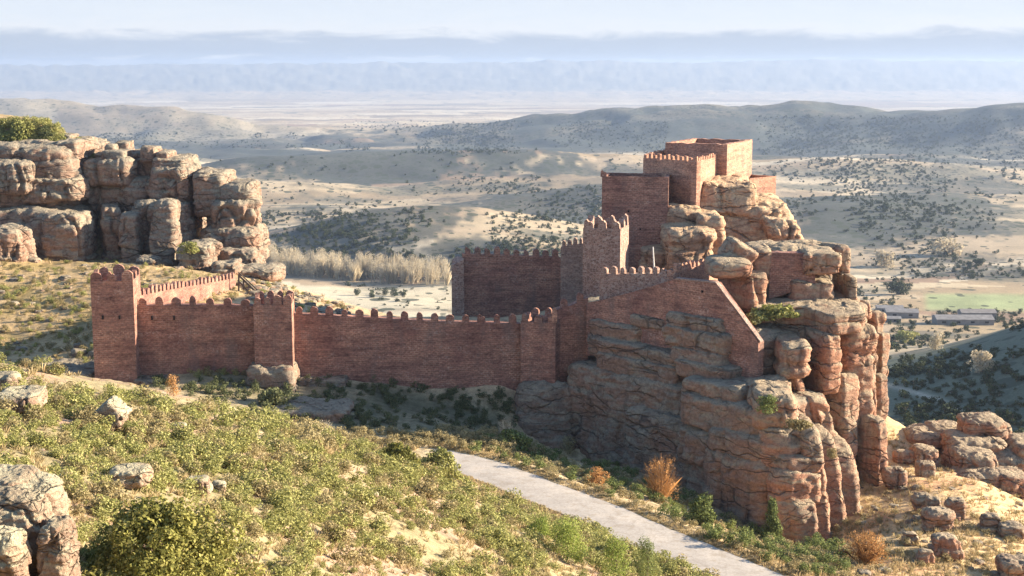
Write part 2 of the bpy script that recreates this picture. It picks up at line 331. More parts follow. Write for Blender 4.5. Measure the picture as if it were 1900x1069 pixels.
def valley(x, y):
    z = np.interp(y, VT[:, 0], VT[:, 1])
    for bx, by, h, rx, ry, yaw in BW:
        dx, dy = x-bx, y-by; c, s = math.cos(yaw), math.sin(yaw); u = (dx*c+dy*s)/rx; v = (-dx*s+dy*c)/ry
        z = z + h*(1.15 if 1300 < by < 3600 else 1)*np.exp(-(u*u+v*v)*.9)
    hill = sstep(1200, 1500, y)*(1-sstep(3400, 4200, y))
    z = z + fbm(x/420, y/300, 0*x, 4)*np.interp(y, [300, 900, 1500, 3000, 5000, 9000, 17000, 21000, 25000], [3, 3, 7, 9, 18, 9, 6, 40, 45])
    rg = np.abs(fbm(x/700+9, y/520, 0*x+2, 3)); z = z - (1-np.minimum(1, rg/.3))*np.interp(y, [300, 1200, 1800, 3500, 5200, 8000], [0, 3, 5, 7, 20, 0])
    far = sstep(21000, 24000, y); z = z + far*(fbm(x/4600, y/5000, 0*x+5, 5)*60 + 35*np.sin(x/5200+.8))
    return z
def H(x, y):
    r = np.hypot(x, y); px = 950+F*x/np.maximum(y, 1)
    edge = np.interp(px, [-400, 300, 450, 700, 1000, 1300, 1640, 1900, 2400], [310, 300, 258, 252, 245, 240, 196, 174, 165])
    wd = np.interp(px, [300, 450], [150, 60]); w = sstep(0, 1, (y-edge)/wd); w = np.maximum(w, sstep(0, 60, np.abs(x)-170)*sstep(80, 200, y))
    v = np.where(y > 120, valley(x, np.maximum(y, 1)), -70)
    near = y < 520
    n = np.full(x.shape, -60.0)
    if near.any():
        xx, yy = x[near], y[near]; q = rbf(np.clip(xx, -190, 170), np.clip(yy, -20, 264))
        pxx = 950+F*xx/np.maximum(yy, 1); top = np.interp(pxx, [-300, 0, 60, 110, 150, 190, 235], [-8, -10.5, -11, -13, -16, -20, -27])
        ks = sstep(273, 283, yy)*(1-sstep(225, 245, pxx)); q = q+(np.maximum(top, q)-q)*ks
        rdm = road_dist(xx, yy); k = sstep(4.2, 9.5, rdm)
        det = fbm(xx/9, yy/9, 0*xx+1, 4)*.42*np.interp(yy, [10, 60, 150], [.5, 1, 1]) + fbm(xx/1.6, yy/1.6, 0*xx+4, 3)*.11
        n[near] = (RZ-.06)*(1-k) + (q+det)*k
    return n*(1-w)+v*w
az_c = np.concatenate([np.linspace(-50, -23, 90, endpoint=False), np.linspace(-23, 23, 860), np.linspace(23, 50, 90)[1:]])
AZ = np.radians(az_c); RR = np.concatenate([[1.0, 2.0], np.geomspace(3, 34000, 1010)])
ra, aa = np.meshgrid(RR, AZ, indexing='ij'); GX = ra*np.sin(aa); GY = ra*np.cos(aa); GZ = H(GX, GY)
nr, nc = GZ.shape
def hgt(x, y):
    x = np.asarray(x, float); y = np.asarray(y, float)
    r = np.hypot(x, y); a = np.arctan2(x, y)
    fi = np.clip(np.interp(r, RR, np.arange(nr)), 0, nr-1.001); fj = np.clip(np.interp(a, AZ, np.arange(nc)), 0, nc-1.001)
    i = fi.astype(int); j = fj.astype(int); u = fi-i; v = fj-j
    return (GZ[i, j]*(1-u)+GZ[i+1, j]*u)*(1-v)+(GZ[i, j+1]*(1-u)+GZ[i+1, j+1]*u)*v
def hit(px, py, rmin=8):
    """where the view through an image position first meets the terrain"""
    a = (px-950)/F; b = (534.5-py)/F; d = np.array((a, CP+b*SP, -SP+b*CP)); azm = math.atan2(d[0], d[1]); sl = d[2]/math.hypot(d[0], d[1])
    fj = float(np.interp(azm, AZ, np.arange(nc))); j = min(int(fj), nc-2); v = fj-j
    prof = GZ[:, j]*(1-v)+GZ[:, j+1]*v; under = (RR*sl < prof) & (RR > rmin)
    if not under.any(): return None
    i = int(np.argmax(under))
    if i == 0: return None
    d0 = RR[i-1]*sl-prof[i-1]; d1 = RR[i]*sl-prof[i]; k = d0/(d0-d1+1e-9); r = RR[i-1]+(RR[i]-RR[i-1])*np.clip(k, 0, 1)
    x, y = r*math.sin(azm), r*math.cos(azm); return np.array((x, y, float(hgt(x, y))))

# terrain colour per vertex (dry grass, scrub, soil, fields), with some shade painted in
def lerp(a, b, t): return a*(1-t[..., None])+np.array(b)*t[..., None]
gpx = 950+F*GX/np.maximum(GY, 1)
C = np.zeros(GX.shape+(3,))+np.array((.40, .315, .19))
n1 = fbm(GX/11, GY/11, 0*GX, 4); n2 = fbm(GX/4, GY/4, 0*GX+3, 3)
fore = (1-sstep(120, 150, GY+ (gpx-900)*-.02))*(1-sstep(1180, 1320, gpx))
C = lerp(C, (.36, .245, .165), fore*.95)                       # pinkish soil of the near slope
C = lerp(C, (.27, .235, .12), fore*sstep(-.45, .05, n1+n2*.5)*.8)
gold = sstep(1250, 1500, gpx)*(1-sstep(195, 240, GY))
C = lerp(C, (.48, .34, .18), gold*.8); C = lerp(C, (.44, .25, .14), gold*sstep(.1, .5, n1)*.7)
lefth = (1-sstep(300, 600, gpx))*sstep(180, 195, GY)*(1-sstep(300, 340, GY))
C = lerp(C, (.37, .265, .14), lefth*.95); C = lerp(C, (.23, .18, .075), lefth*sstep(0, .4, n1+n2*.7)*.8)
court = sstep(400, 650, gpx)*(1-sstep(1150, 1250, gpx))*sstep(180, 195, GY)*(1-sstep(260, 300, GY)); C = lerp(C, (.40, .28, .17), court*.7)
shb = sstep(150, 500, gpx)*(1-sstep(900, 1000, gpx))*sstep(160, 168, GY)*(1-sstep(184, 190, GY)); C = lerp(C, (.12, .115, .07), shb*(.55+.4*sstep(-.2, .3, n1)))  # dark scrubby ground below the outer wall, its shade painted in
shb = sstep(400, 600, gpx)*(1-sstep(900, 1000, gpx))*sstep(146, 152, GY)*(1-sstep(164, 168, GY)); C = lerp(C, (.56, .44, .26), shb*.8)
# valley
val = sstep(300, 420, GY)
pale = np.array((.38, .295, .195)); V = np.zeros_like(C)+pale; SD = np.zeros(GX.shape)
wx = GX+fbm(GX/500, GY/500, 0*GX, 3)*160; wy = GY+fbm(GX/500, GY/500, 0*GX+8, 3)*160
fs = np.interp(GY, [600, 1500, 3000, 6000, 12000], [95, 170, 260, 420, 900])
lev = np.round(np.log2(fs/60)); cs = 60*2**lev
ci = np.floor((wx*.92+wy*.38)/cs).astype(int); cj = np.floor((wy*.92-wx*.38)/(cs*.62)).astype(int)
hsh = (np.sin(ci*127.1+cj*311.7+lev*17)*43758.5453) % 1
pal = np.array([(.44, .37, .27), (.50, .43, .31), (.38, .31, .21), (.55, .49, .38), (.33, .25, .18), (.31, .255, .18), (.47, .40, .29), (.40, .33, .24)])
fc = pal[(hsh*8).astype(int) % 8]*np.array((.92, .84, .74)); fc = fc.mean(axis=(0, 1))+(fc-fc.mean(axis=(0, 1)))*1.5
flat = sstep(620, 760, GY)*(1-sstep(1350, 1600, GY)) + .6*sstep(1400, 1700, GY)*(1-sstep(2500, 3000, GY)) + sstep(2500, 3000, GY)*(1-sstep(17000, 18500, GY)); flat = np.clip(flat, 0, 1)
V = V*(1-flat[..., None]*.85)+fc*flat[..., None]*.85
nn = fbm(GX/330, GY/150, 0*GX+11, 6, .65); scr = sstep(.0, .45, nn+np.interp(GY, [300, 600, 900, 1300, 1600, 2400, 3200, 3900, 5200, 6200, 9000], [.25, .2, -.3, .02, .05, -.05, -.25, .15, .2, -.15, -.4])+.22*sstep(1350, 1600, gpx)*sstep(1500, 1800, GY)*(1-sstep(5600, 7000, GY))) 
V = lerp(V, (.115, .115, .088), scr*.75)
# wooded band behind the fields and the wooded right hills
band = sstep(3600, 4000, GY)*(1-sstep(4500, 5200, GY))*sstep(-.3, .25, fbm(GX/600, GY/200, 0*GX+21, 4)+.25); V = lerp(V, (.05, .06, .055), np.clip(band*1.5, 0, 1)*.95)
rh = sstep(3900, 4500, GY)*(1-sstep(6000, 7500, GY))*sstep(600, 900, gpx); V = lerp(V, (.07, .078, .065), rh*(.7+.3*sstep(-.2, .4, nn)))
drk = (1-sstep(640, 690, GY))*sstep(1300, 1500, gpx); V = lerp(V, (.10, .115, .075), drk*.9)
far = sstep(20800, 22000, GY); V = lerp(V, (.16, .17, .16), far*.8)
def scrub_shade(px, D, rp_, rd_, k=.85, col=(.066, .074, .066)):  # scrub-coloured patches; terrain shade bands are painted in with them
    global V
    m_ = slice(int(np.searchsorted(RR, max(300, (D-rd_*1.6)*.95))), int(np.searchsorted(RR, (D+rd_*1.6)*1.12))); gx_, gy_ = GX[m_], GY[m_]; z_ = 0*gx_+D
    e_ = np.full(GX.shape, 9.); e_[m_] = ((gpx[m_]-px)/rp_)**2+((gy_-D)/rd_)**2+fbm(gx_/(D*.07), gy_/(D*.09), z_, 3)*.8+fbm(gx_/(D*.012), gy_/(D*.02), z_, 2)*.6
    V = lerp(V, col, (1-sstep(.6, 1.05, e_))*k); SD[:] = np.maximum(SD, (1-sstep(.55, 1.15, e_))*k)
for a_ in [(690, 3000, 360, 330, .95), (1080, 2750, 190, 170, .85), (1000, 3500, 260, 120, .6), (560, 3500, 120, 90, .7), (660, 1650, 190, 300), (1000, 2100, 190, 380), (870, 1300, 130, 130, .7), (1620, 1900, 260, 330), (1800, 2500, 200, 260, .7), (1500, 3200, 160, 160, .6), (1750, 3500, 230, 300, .8), (420, 5200, 330, 620, .8), (1800, 820, 160, 40, .6), (1720, 950, 60, 40, .6), (1870, 1380, 60, 50, .6), (1780, 1480, 90, 60, .6)]: scrub_shade(*a_)
fl = sstep(5200, 5600, GY)*(1-sstep(7000, 7600, GY))*(1-sstep(500, 620, gpx)); V = lerp(V, (.24, .21, .155), fl*.75)
# young green crop field and ploughed strips (real field colours)
def patch(px0, px1, d0, d1, col, k=1.0, e=.02):
    global V
    m = sstep(px0, px0+18, gpx+ (GY-d0)*.03)*(1-sstep(px1-18, px1, gpx+(GY-d0)*.03))*sstep(d0, d0*(1+e), GY+GX*.08)*(1-sstep(d1*(1-e), d1, GY+GX*.08))
    V = lerp(V, col, m*k)
patch(1720, 2300, 1120, 1235, (.29, .33, .16), .9); 
patch(620, 860, 1000, 1090, (.56, .48, .33)); patch(500, 870, 1090, 1250, (.54, .46, .32)); 
# track up the dark hillside at the right
trk = np.exp(-((gpx-(1740+(GY-470)*-1.9))/10)**2)*sstep(380, 400, GY)*(1-sstep(505, 530, GY)); V = lerp(V, (.42, .36, .27), trk*.8)
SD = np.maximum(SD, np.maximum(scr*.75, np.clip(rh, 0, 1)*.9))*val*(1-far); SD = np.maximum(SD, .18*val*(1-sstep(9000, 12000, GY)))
V = V*np.interp(GY, [500, 1400, 3000, 9000], [.92, .82, .88, 1.0])[..., None]*np.array((.97, 1, 1.02))
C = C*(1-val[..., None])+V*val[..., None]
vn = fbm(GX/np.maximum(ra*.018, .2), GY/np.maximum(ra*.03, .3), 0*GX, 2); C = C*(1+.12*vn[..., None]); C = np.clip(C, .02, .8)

idx = np.arange(nr*nc).reshape(nr, nc)
quads = np.stack([idx[:-1, :-1], idx[:-1, 1:], idx[1:, 1:], idx[1:, :-1]], -1).reshape(-1, 4)[:, ::-1]
mg, t, b = mat('terrain_ground'); g = gpos(t)
ca = N('ShaderNodeVertexColor', t); ca.layer_name = 'Col'
nA = noise(t, g, .9, 6, .7); nB = noise(t, g, 6, 4, .7); nC = noise(t, g, .02, 8, .75)
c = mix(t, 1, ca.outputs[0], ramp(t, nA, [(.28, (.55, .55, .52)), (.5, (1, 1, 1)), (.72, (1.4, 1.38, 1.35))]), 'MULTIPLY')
c = mix(t, 1, c, ramp(t, nB, [(.25, (.66, .64, .62)), (.5, (1, 1, 1)), (.75, (1.3, 1.3, 1.28))]), 'MULTIPLY')
c = mix(t, 1, c, ramp(t, nC, [(.3, (.75, .76, .74)), (.5, (1, 1, 1)), (.7, (1.2, 1.2, 1.2))]), 'MULTIPLY')
for sc_, th_ in ((.11, .30), (.045, .30)):      # low shrubs dotting the valley, denser in the scrub and painted shade patches
    vs = N('ShaderNodeTexVoronoi', t); vs.inputs['Scale'].default_value = 1; L(t, mapping(t, g, (sc_, sc_*.8, sc_)), vs.inputs['Vector'])
    sc2 = N('ShaderNodeSeparateColor', t); L(t, vs.outputs['Color'], sc2.inputs[0])
    dot = math_(t, 'MULTIPLY', math_(t, 'LESS_THAN', vs.outputs['Distance'], math_(t, 'MULTIPLY', math_(t, 'ADD', sc2.outputs[1], .5), th_)), math_(t, 'LESS_THAN', sc2.outputs[0], ca.outputs[1]))
    c = mix(t, math_(t, 'MULTIPLY', dot, .85), c, (.045, .055, .035))
L(t, c, b.inputs['Base Color']); bump(t, b, math_(t, 'ADD', nA, math_(t, 'MULTIPLY', nB, .4)), .7, .25)
GV = np.stack([GX, GY, GZ], -1).reshape(-1, 3)
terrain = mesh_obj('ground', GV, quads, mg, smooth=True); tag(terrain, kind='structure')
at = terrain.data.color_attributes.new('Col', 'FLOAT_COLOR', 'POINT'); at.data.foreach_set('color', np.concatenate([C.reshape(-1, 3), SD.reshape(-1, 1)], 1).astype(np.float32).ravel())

# road sheet
def catmull(pts, n):
    out = []
    for i in range(len(pts)-1):
        p0 = pts[max(i-1, 0)]; p1 = pts[i]; p2 = pts[i+1]; p3 = pts[min(i+2, len(pts)-1)]
        for k in range(n):
            t_ = k/n; out.append(.5*((2*p1)+(-p0+p2)*t_+(2*p0-5*p1+4*p2-p3)*t_**2+(-p0+3*p1-3*p2+p3)*t_**3))
    return np.array(out+[pts[-1]])
rc_ = catmull(RD, 10); tg = np.gradient(rc_, axis=0); tg /= np.linalg.norm(tg, axis=1)[:, None]; nrm_road = np.stack([-tg[:, 1], tg[:, 0]], 1); road_tan = tg.copy()
RV = []; NS = 9
for i, (p, q) in enumerate(zip(rc_, nrm_road)):
    for k in range(NS):
        s = (k/(NS-1)-.5)*2; wob = .22*float(pn(np.array(i*.45), k*9.1, 2.0)) if k in (0, NS-1) else 0
        w = 2.95+wob; crown = .06*(1-s*s); RV.append((p[0]+q[0]*s*w, p[1]+q[1]*s*w, RZ+crown))
ri = np.arange(len(RV)).reshape(-1, NS); rq = np.stack([ri[:-1, :-1], ri[:-1, 1:], ri[1:, 1:], ri[1:, :-1]], -1).reshape(-1, 4)
m, t, b = mat('worn_concrete_road'); g = gpos(t); na = noise(t, g, .35, 5, .6); nb = noise(t, g, 4, 5, .7)
c = ramp(t, na, [(.3, (.31, .275, .235)), (.5, (.38, .345, .30)), (.7, (.44, .39, .33))]); c = mix(t, 1, c, ramp(t, nb, [(.3, (.82, .82, .82)), (.7, (1.12, 1.12, 1.12))]), 'MULTIPLY')
nd = noise(t, g, 1.1, 6, .75); c = mix(t, math_(t, 'MULTIPLY', ramp(t, nd, [(.52, (0, 0, 0)), (.62, (1, 1, 1))]), .55), c, (.26, .215, .16))
vr = N('ShaderNodeTexVoronoi', t, feature='DISTANCE_TO_EDGE'); vr.inputs['Scale'].default_value = .28; wr = N('ShaderNodeTexNoise', t); wr.inputs['Scale'].default_value = .8; L(t, g, wr.inputs['Vector']); wr2 = N('ShaderNodeVectorMath', t, operation='ADD'); L(t, wr.outputs['Color'], wr2.inputs[0]); L(t, g, wr2.inputs[1]); L(t, wr2.outputs[0], vr.inputs['Vector'])
c = mix(t, math_(t, 'MULTIPLY', ramp(t, vr.outputs['Distance'], [(0, (1, 1, 1)), (.02, (0, 0, 0))]), .3), c, (.2, .17, .14))
L(t, c, b.inputs['Base Color']); bump(t, b, nb, .4, .03)
tag(mesh_obj('road', RV, rq, m), kind='structure')

# ------------------------------------------------------------------ rocks
_lat = {}
def lattice(nx, ny, nz):
    k = (nx, ny, nz)
    if k in _lat: return _lat[k]
    ids = {}; V = []; Fq = []
    def v(i, j, l):
        q = (i, j, l)
        if q not in ids: ids[q] = len(V); V.append((2*i/nx-1, 2*j/ny-1, 2*l/nz-1))
        return ids[q]
    for i in range(nx):
        for j in range(ny):
            Fq.append((v(i, j, nz), v(i+1, j, nz), v(i+1, j+1, nz), v(i, j+1, nz))); Fq.append((v(i, j, 0), v(i, j+1, 0), v(i+1, j+1, 0), v(i+1, j, 0)))
    for i in range(nx):
        for l in range(nz):
            Fq.append((v(i, 0, l), v(i+1, 0, l), v(i+1, 0, l+1), v(i, 0, l+1))); Fq.append((v(i, ny, l), v(i, ny, l+1), v(i+1, ny, l+1), v(i+1, ny, l)))
    for j in range(ny):
        for l in range(nz):
            Fq.append((v(0, j, l), v(0, j, l+1), v(0, j+1, l+1), v(0, j+1, l))); Fq.append((v(nx, j, l), v(nx, j+1, l), v(nx, j+1, l+1), v(nx, j, l+1)))
    _lat[k] = (np.array(V), np.array(Fq)); return _lat[k]
def rock_geo(c, half, yaw=0, tilt=0, lean=0, power=7, res=.26, amp=1.0, taper=0, beds=1.0, cracks=1.0, sc=1.0):
    """rounded, bedded, cracked block. sc scales the size of the detail"""
    half = np.array(half, float); n = [int(np.clip(round(2*h/res), 6, 84)) for h in half]; q, Fq = lattice(*n)
    power = power*1.35 if power < 7 else power
    s = (np.abs(q)**power).sum(1)**(1/power); p = q/s[:, None]
    nrm = np.sign(p)*np.abs(p)**(power-1)/half; nrm /= np.linalg.norm(nrm, axis=1)[:, None]
    v = p*half; k = 1-taper*(p[:, 2]*.5+.5); v[:, 0] *= k; v[:, 1] *= k
    v[:, 0] += lean*v[:, 2]
    cy, sy = math.cos(yaw), math.sin(yaw); ct, st = math.cos(tilt), math.sin(tilt)
    Rm = np.array([[cy, -sy, 0], [sy, cy, 0], [0, 0, 1]]) @ np.array([[ct, 0, st], [0, 1, 0], [-st, 0, ct]])
    v = v@Rm.T; nrm = nrm@Rm.T; w = v+np.array(c)
    X, Y, Z = w.T/sc; f = np.clip(min(half)/sc/2.5, .3, 1)
    hs_ = lambda *a: (np.sin(sum(q_*k_ for q_, k_ in zip(a, (127.1, 311.7, 74.7))))*43758.5453) % 1
    d = fbm(X*.13, Y*.13, Z*.13, 3)*.75*amp*f
    # beds of uneven thickness, cut by joints: every bed block stands out a little differently
    bz = Z/1.9+pn(0*Z+4.4, 0*Z, Z*.21)*1.5+.16*pn(X*.12, Y*.12, Z*.3); bi = np.floor(bz); fb = bz-bi
    cx = (X*.83+Y*.55)/3.6+hs_(bi, bi*0+3)*1.0+.22*pn(X*.25, Y*.25, Z*.25); ci = np.floor(cx); fx = cx-ci
    cy_ = (Y*.83-X*.55)/3.6+hs_(bi, bi*0+9)+.22*pn(X*.25+7, Y*.25, Z*.25); cj = np.floor(cy_); fy = cy_-cj
    eb = np.minimum(fb, 1-fb)*1.9; ec = np.minimum(np.minimum(fx, 1-fx), np.minimum(fy, 1-fy))*3.6
    side = 1-np.abs(nrm[:, 2])**2*.85
    rnd = lambda e_, r_: np.sqrt(np.clip(1-(1-np.clip(e_/r_, 0, 1))**2, 0, 1))
    mb_ = .35+.65*np.clip(.5+1.6*pn(X*.08+31, Y*.08, Z*.16), 0, 1); mc_ = np.clip(.35+2.0*pn(X*.1+51, Y*.1, Z*.1), 0, 1)
    d = d+beds*side*f*((rnd(eb, .26)-1)*.62*mb_+(hs_(bi, bi*0+5)-.5)*.75)
    d = d+cracks*side*f*((rnd(ec, .32)-1)*.85*mc_+(hs_(bi, ci, cj)-.5)*.55)
    nv = pn(X*.13+20, Y*.13, Z*.035)+.12*pn(X*.5+9, Y*.5, Z*.4); d = d-cracks*.9*f*side*np.exp(-(nv/.05)**2)
    d = d+(.35-np.abs(fbm(X*.42, Y*.42, Z*.9, 4)))*.42*f+fbm(X*1.6, Y*1.6, Z*2.6, 3)*.11*f
    w = w+nrm*(d*sc)[:, None]
    w[:, 2] += np.where(nrm[:, 2] > .6, 0, 0)
    return w, Fq
def rock_px(x0, y0, x1, y1, D, T, **k):
    """block whose camera side spans an image box at distance D, T metres deep"""
    a = P(x0, (y0+y1)/2, D); b_ = P(x1, (y0+y1)/2, D); t_ = P((x0+x1)/2, y0, D); u_ = P((x0+x1)/2, y1, D)
    c = np.array(((a[0]+b_[0])/2, D+T/2, (t_[2]+u_[2])/2)); c[0] *= (D+T*.18)/D
    W2 = (b_[0]-a[0])/2*1.04; hx = W2; ty = T/2; yw = abs(k.get('yaw', 0))
    if yw > .1:
        hx = max(.45*W2, (W2-ty*math.sin(yw))/math.cos(yw)); ty = min(ty, max(.4*W2, (W2-hx*math.cos(yw))/math.sin(yw)))
    return rock_geo(c, (hx, ty, (t_[2]-u_[2])/2*1.03), **k)
LA = np.array((6.75, 193.)); LBp = np.array((36.6, 160.5)); ld = (LBp-LA)/np.linalg.norm(LBp-LA); ln = np.array((ld[1], -ld[0])); ln = -ln if ln[1] > 0 else ln
def on_face(px, py, off):
    """meets the line of sight with the vertical plane of the crag's shaded face, moved out by off metres"""
    d = P(px, py, 1.0); A0 = LA+ln*off; n_ = ln; k = (A0@n_)/(d[0]*n_[0]+n_[1]); return d*k
def rock_face(x0, y0, x1, y1, off, T, **k):
    ym = (y0+y1)/2; a = on_face(x0, ym, off); b_ = on_face(x1, ym, off); m_ = (a+b_)/2
    zt = on_face((x0+x1)/2, y0, off)[2]; zb = on_face((x0+x1)/2, y1, off)[2]
    c = np.array((m_[0]-ln[0]*T/2, m_[1]-ln[1]*T/2, (zt+zb)/2)); Wd = np.linalg.norm((b_-a)[:2]); k.setdefault('yaw', math.atan2(ld[1], ld[0]))
    return rock_geo(c, (Wd/2*1.02, T/2, (zt-zb)/2*1.04), **k)
def rockpart(root, spec, m, name='rock_block', **kw):
    x0, y0, x1, y1, D, T = spec[:6]; k = dict(kw); k.update(spec[6] if len(spec) > 6 else {})
    w, f = rock_px(x0, y0, x1, y1, D, T, **k); return mesh_obj(name, w-np.array(root.location), f, m, root, smooth=True)

crag = empty('castle_crag', P(1300, 960, 165), 'big red and grey layered sandstone crag carrying the castle keep', 'crag')
B = [
 # right front nose: ribs leaning outwards
 (1410,795,1502,868,158,12,dict(power=5,beds=.4)), (1410,858,1446,1035,160,10,dict(power=7,cracks=.2,beds=.3)), (1436,850,1526,884,156.5,10,dict(power=5,beds=.3)), (1432,878,1524,940,156,11,dict(power=7,cracks=.2,beds=.3)), (1434,932,1500,1080,155.5,12,dict(power=6,beds=.3,cracks=.4)),
 (1462,930,1520,1075,155,9,dict(power=4,lean=-.10,cracks=.2,beds=.3)), (1494,800,1536,1060,157,11,dict(power=4,lean=-.16,cracks=.2,beds=.35)), (1520,812,1564,1056,159,11,dict(power=4,lean=-.18,cracks=.2,beds=.35)), (1547,835,1592,1045,161,11,dict(power=4,lean=-.16,cracks=.2,beds=.35)),
 (1470,755,1560,870,161,16,dict(power=4,lean=-.35,yaw=.5)), (1395,735,1480,800,158,12,dict(power=3.5)),
 # lit ledges right of the sloping wall
 (1412,612,1470,735,177,12,dict(yaw=.3)), (1414,715,1470,775,167,12,dict(power=4,lean=-.35,yaw=.5)), (1446,690,1504,780,165,12,dict(power=3.4,lean=-.45,yaw=.4)), (1447,640,1498,705,166,10,dict(power=3.4)),
 (1400,590,1455,660,183,14,dict(yaw=.4)),
 (1436,582,1606,606,170,18,dict(power=8,cracks=.6,yaw=.35)), (1448,600,1600,628,168.5,18,dict(power=8,cracks=.4,yaw=.4)), (1470,612,1612,860,172,24,dict(power=9,beds=.3,cracks=.8,yaw=.25)), (1482,622,1560,735,169,8,dict(power=8,beds=.3,cracks=.8,yaw=.4)), (1500,715,1606,850,166,18,dict(power=6,yaw=.6,beds=.6)),
 (1535,800,1600,985,165,16,dict(power=6,cracks=.5,yaw=.5)), (1590,800,1656,985,166,14,dict(power=7,beds=.3,yaw=.45)), (1500,800,1600,980,168,20,dict(power=8,yaw=.6)),
 # right hand pillars
 (1592,588,1650,636,180,10,dict(power=5,yaw=.5)), (1602,628,1662,716,178,11,dict(power=6,yaw=.6,beds=.5)), (1598,708,1657,800,176,12,dict(power=6,yaw=.5,beds=.6)), (1598,640,1622,800,174,8,dict(power=5)), (1594,792,1652,900,173,13,dict(power=6,yaw=.5)), (1600,562,1616,594,181,3,dict(power=3)), (1560,568,1596,640,174,10,dict(power=4)),
 (1420,640,1610,960,180,24,dict(power=10,res=.45)),
 # upper terrace rocks
 (1318,487,1396,519,174,8,dict(power=3.6,cracks=.1,beds=.2,amp=.5)), (1338,512,1428,578,174,10,dict(power=6,yaw=.55,beds=.5)), (1348,455,1402,500,179,6,dict(power=4.5,tilt=.5,beds=.3)), (1392,462,1428,525,180,8,dict(power=5)),
 (1425,468,1545,575,181,13,dict(power=9,cracks=.7)), (1466,522,1545,574,178.5,6,dict(power=9,cracks=.2,beds=.3)), (1490,468,1562,514,178,8,dict(power=7,beds=.4)), (1530,464,1584,578,181,12,dict(power=7,yaw=.4,beds=.5)), (1572,515,1592,562,179,5,dict(power=4)),
 (1380,566,1600,610,175,20,dict(power=9,beds=.3)),
 # dome under the keep
 (1225,392,1530,560,210,34,dict(power=4.5,taper=.46,cracks=.55,beds=.5,res=.34,amp=.7)), (1250,378,1500,470,212,26,dict(power=6,taper=.34,cracks=.7,beds=.5,res=.34,amp=.6)), (1284,338,1404,402,214,24,dict(power=6,taper=.12,res=.32,cracks=.6,beds=.6,amp=.6,tilt=.06)),
 (1236,428,1322,505,203,12,dict(power=5,beds=.7)), (1236,385,1300,432,211,14,dict(power=6)), (1190,465,1300,510,206,12,dict(power=5)), (1180,400,1300,470,220,14,dict(res=.5)), (1300,400,1345,500,206,10,dict(power=5,lean=-.15,beds=.3)), (1385,384,1448,450,214,18,dict(power=6,beds=.5,cracks=.5)), (1420,408,1496,500,209,18,dict(power=5,lean=-.35,taper=.2,beds=.4)),
]
FB = [ # x0,y0,x1,y1, metres out from the plane of the walls, depth
 (1045,590,1405,960,-1.4,26,dict(power=14,res=.6)),
 (1047,699,1262,900,3.2,14,dict(power=14,beds=.35,cracks=.35,amp=.5)), (1040,720,1150,900,4.0,12,dict(power=9,beds=.3,cracks=.5,taper=.12)), (1150,775,1300,960,5.0,12,dict(power=9,beds=.5,cracks=.5,amp=.6)),
 (1086,640,1255,676,2.0,8,dict(power=10,cracks=.5,amp=.5)), (1100,668,1250,704,2.6,8,dict(power=10,cracks=.5,amp=.5)), (1088,600,1182,648,.9,5,dict(power=7,amp=.5)), (1228,586,1335,622,1.0,5,dict(power=5,amp=.5)), (1222,612,1340,652,1.7,6,dict(power=6,amp=.5)), (1168,588,1230,610,.45,3,dict(power=6,amp=.4)),
 (1238,650,1335,682,2.0,7,dict(power=9,cracks=.5,amp=.5)), (1244,676,1350,708,2.8,8,dict(power=9,cracks=.5,amp=.5)),
 (1258,706,1318,730,5.2,7,dict(power=4)), (1290,714,1368,748,5.8,7,dict(power=4.5)), (1350,716,1412,748,3.6,7,dict(power=4.5)), (1255,722,1320,750,4.6,7,dict(power=5)),
 (1250,745,1412,806,6.6,14,dict(power=6,cracks=.25,beds=.7,amp=.6)), (1255,800,1320,862,6.8,12,dict(power=8,amp=.6)), (1308,803,1412,850,7.4,12,dict(power=7,beds=.4,amp=.6)), (1302,846,1414,1000,7.6,14,dict(power=10,beds=.4,cracks=.4,amp=.6)), (1250,855,1320,990,6.2,12,dict(power=9,cracks=.5,amp=.6)),
]
for sp_ in B: rockpart(crag, sp_ if len(sp_) > 6 else sp_+({},), M_ROCKD if (sp_[1] < 480 and sp_[4] > 200) else M_ROCK)
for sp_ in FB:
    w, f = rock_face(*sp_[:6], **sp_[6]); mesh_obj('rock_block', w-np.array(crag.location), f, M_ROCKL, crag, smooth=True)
w, f = rock_px(950, 722, 1074, 860, 184.5, 12, taper=.3, beds=.3, cracks=.2, power=8, amp=.6); mesh_obj('rock_block', w-np.array(crag.location), f, M_ROCKL, crag, smooth=True)

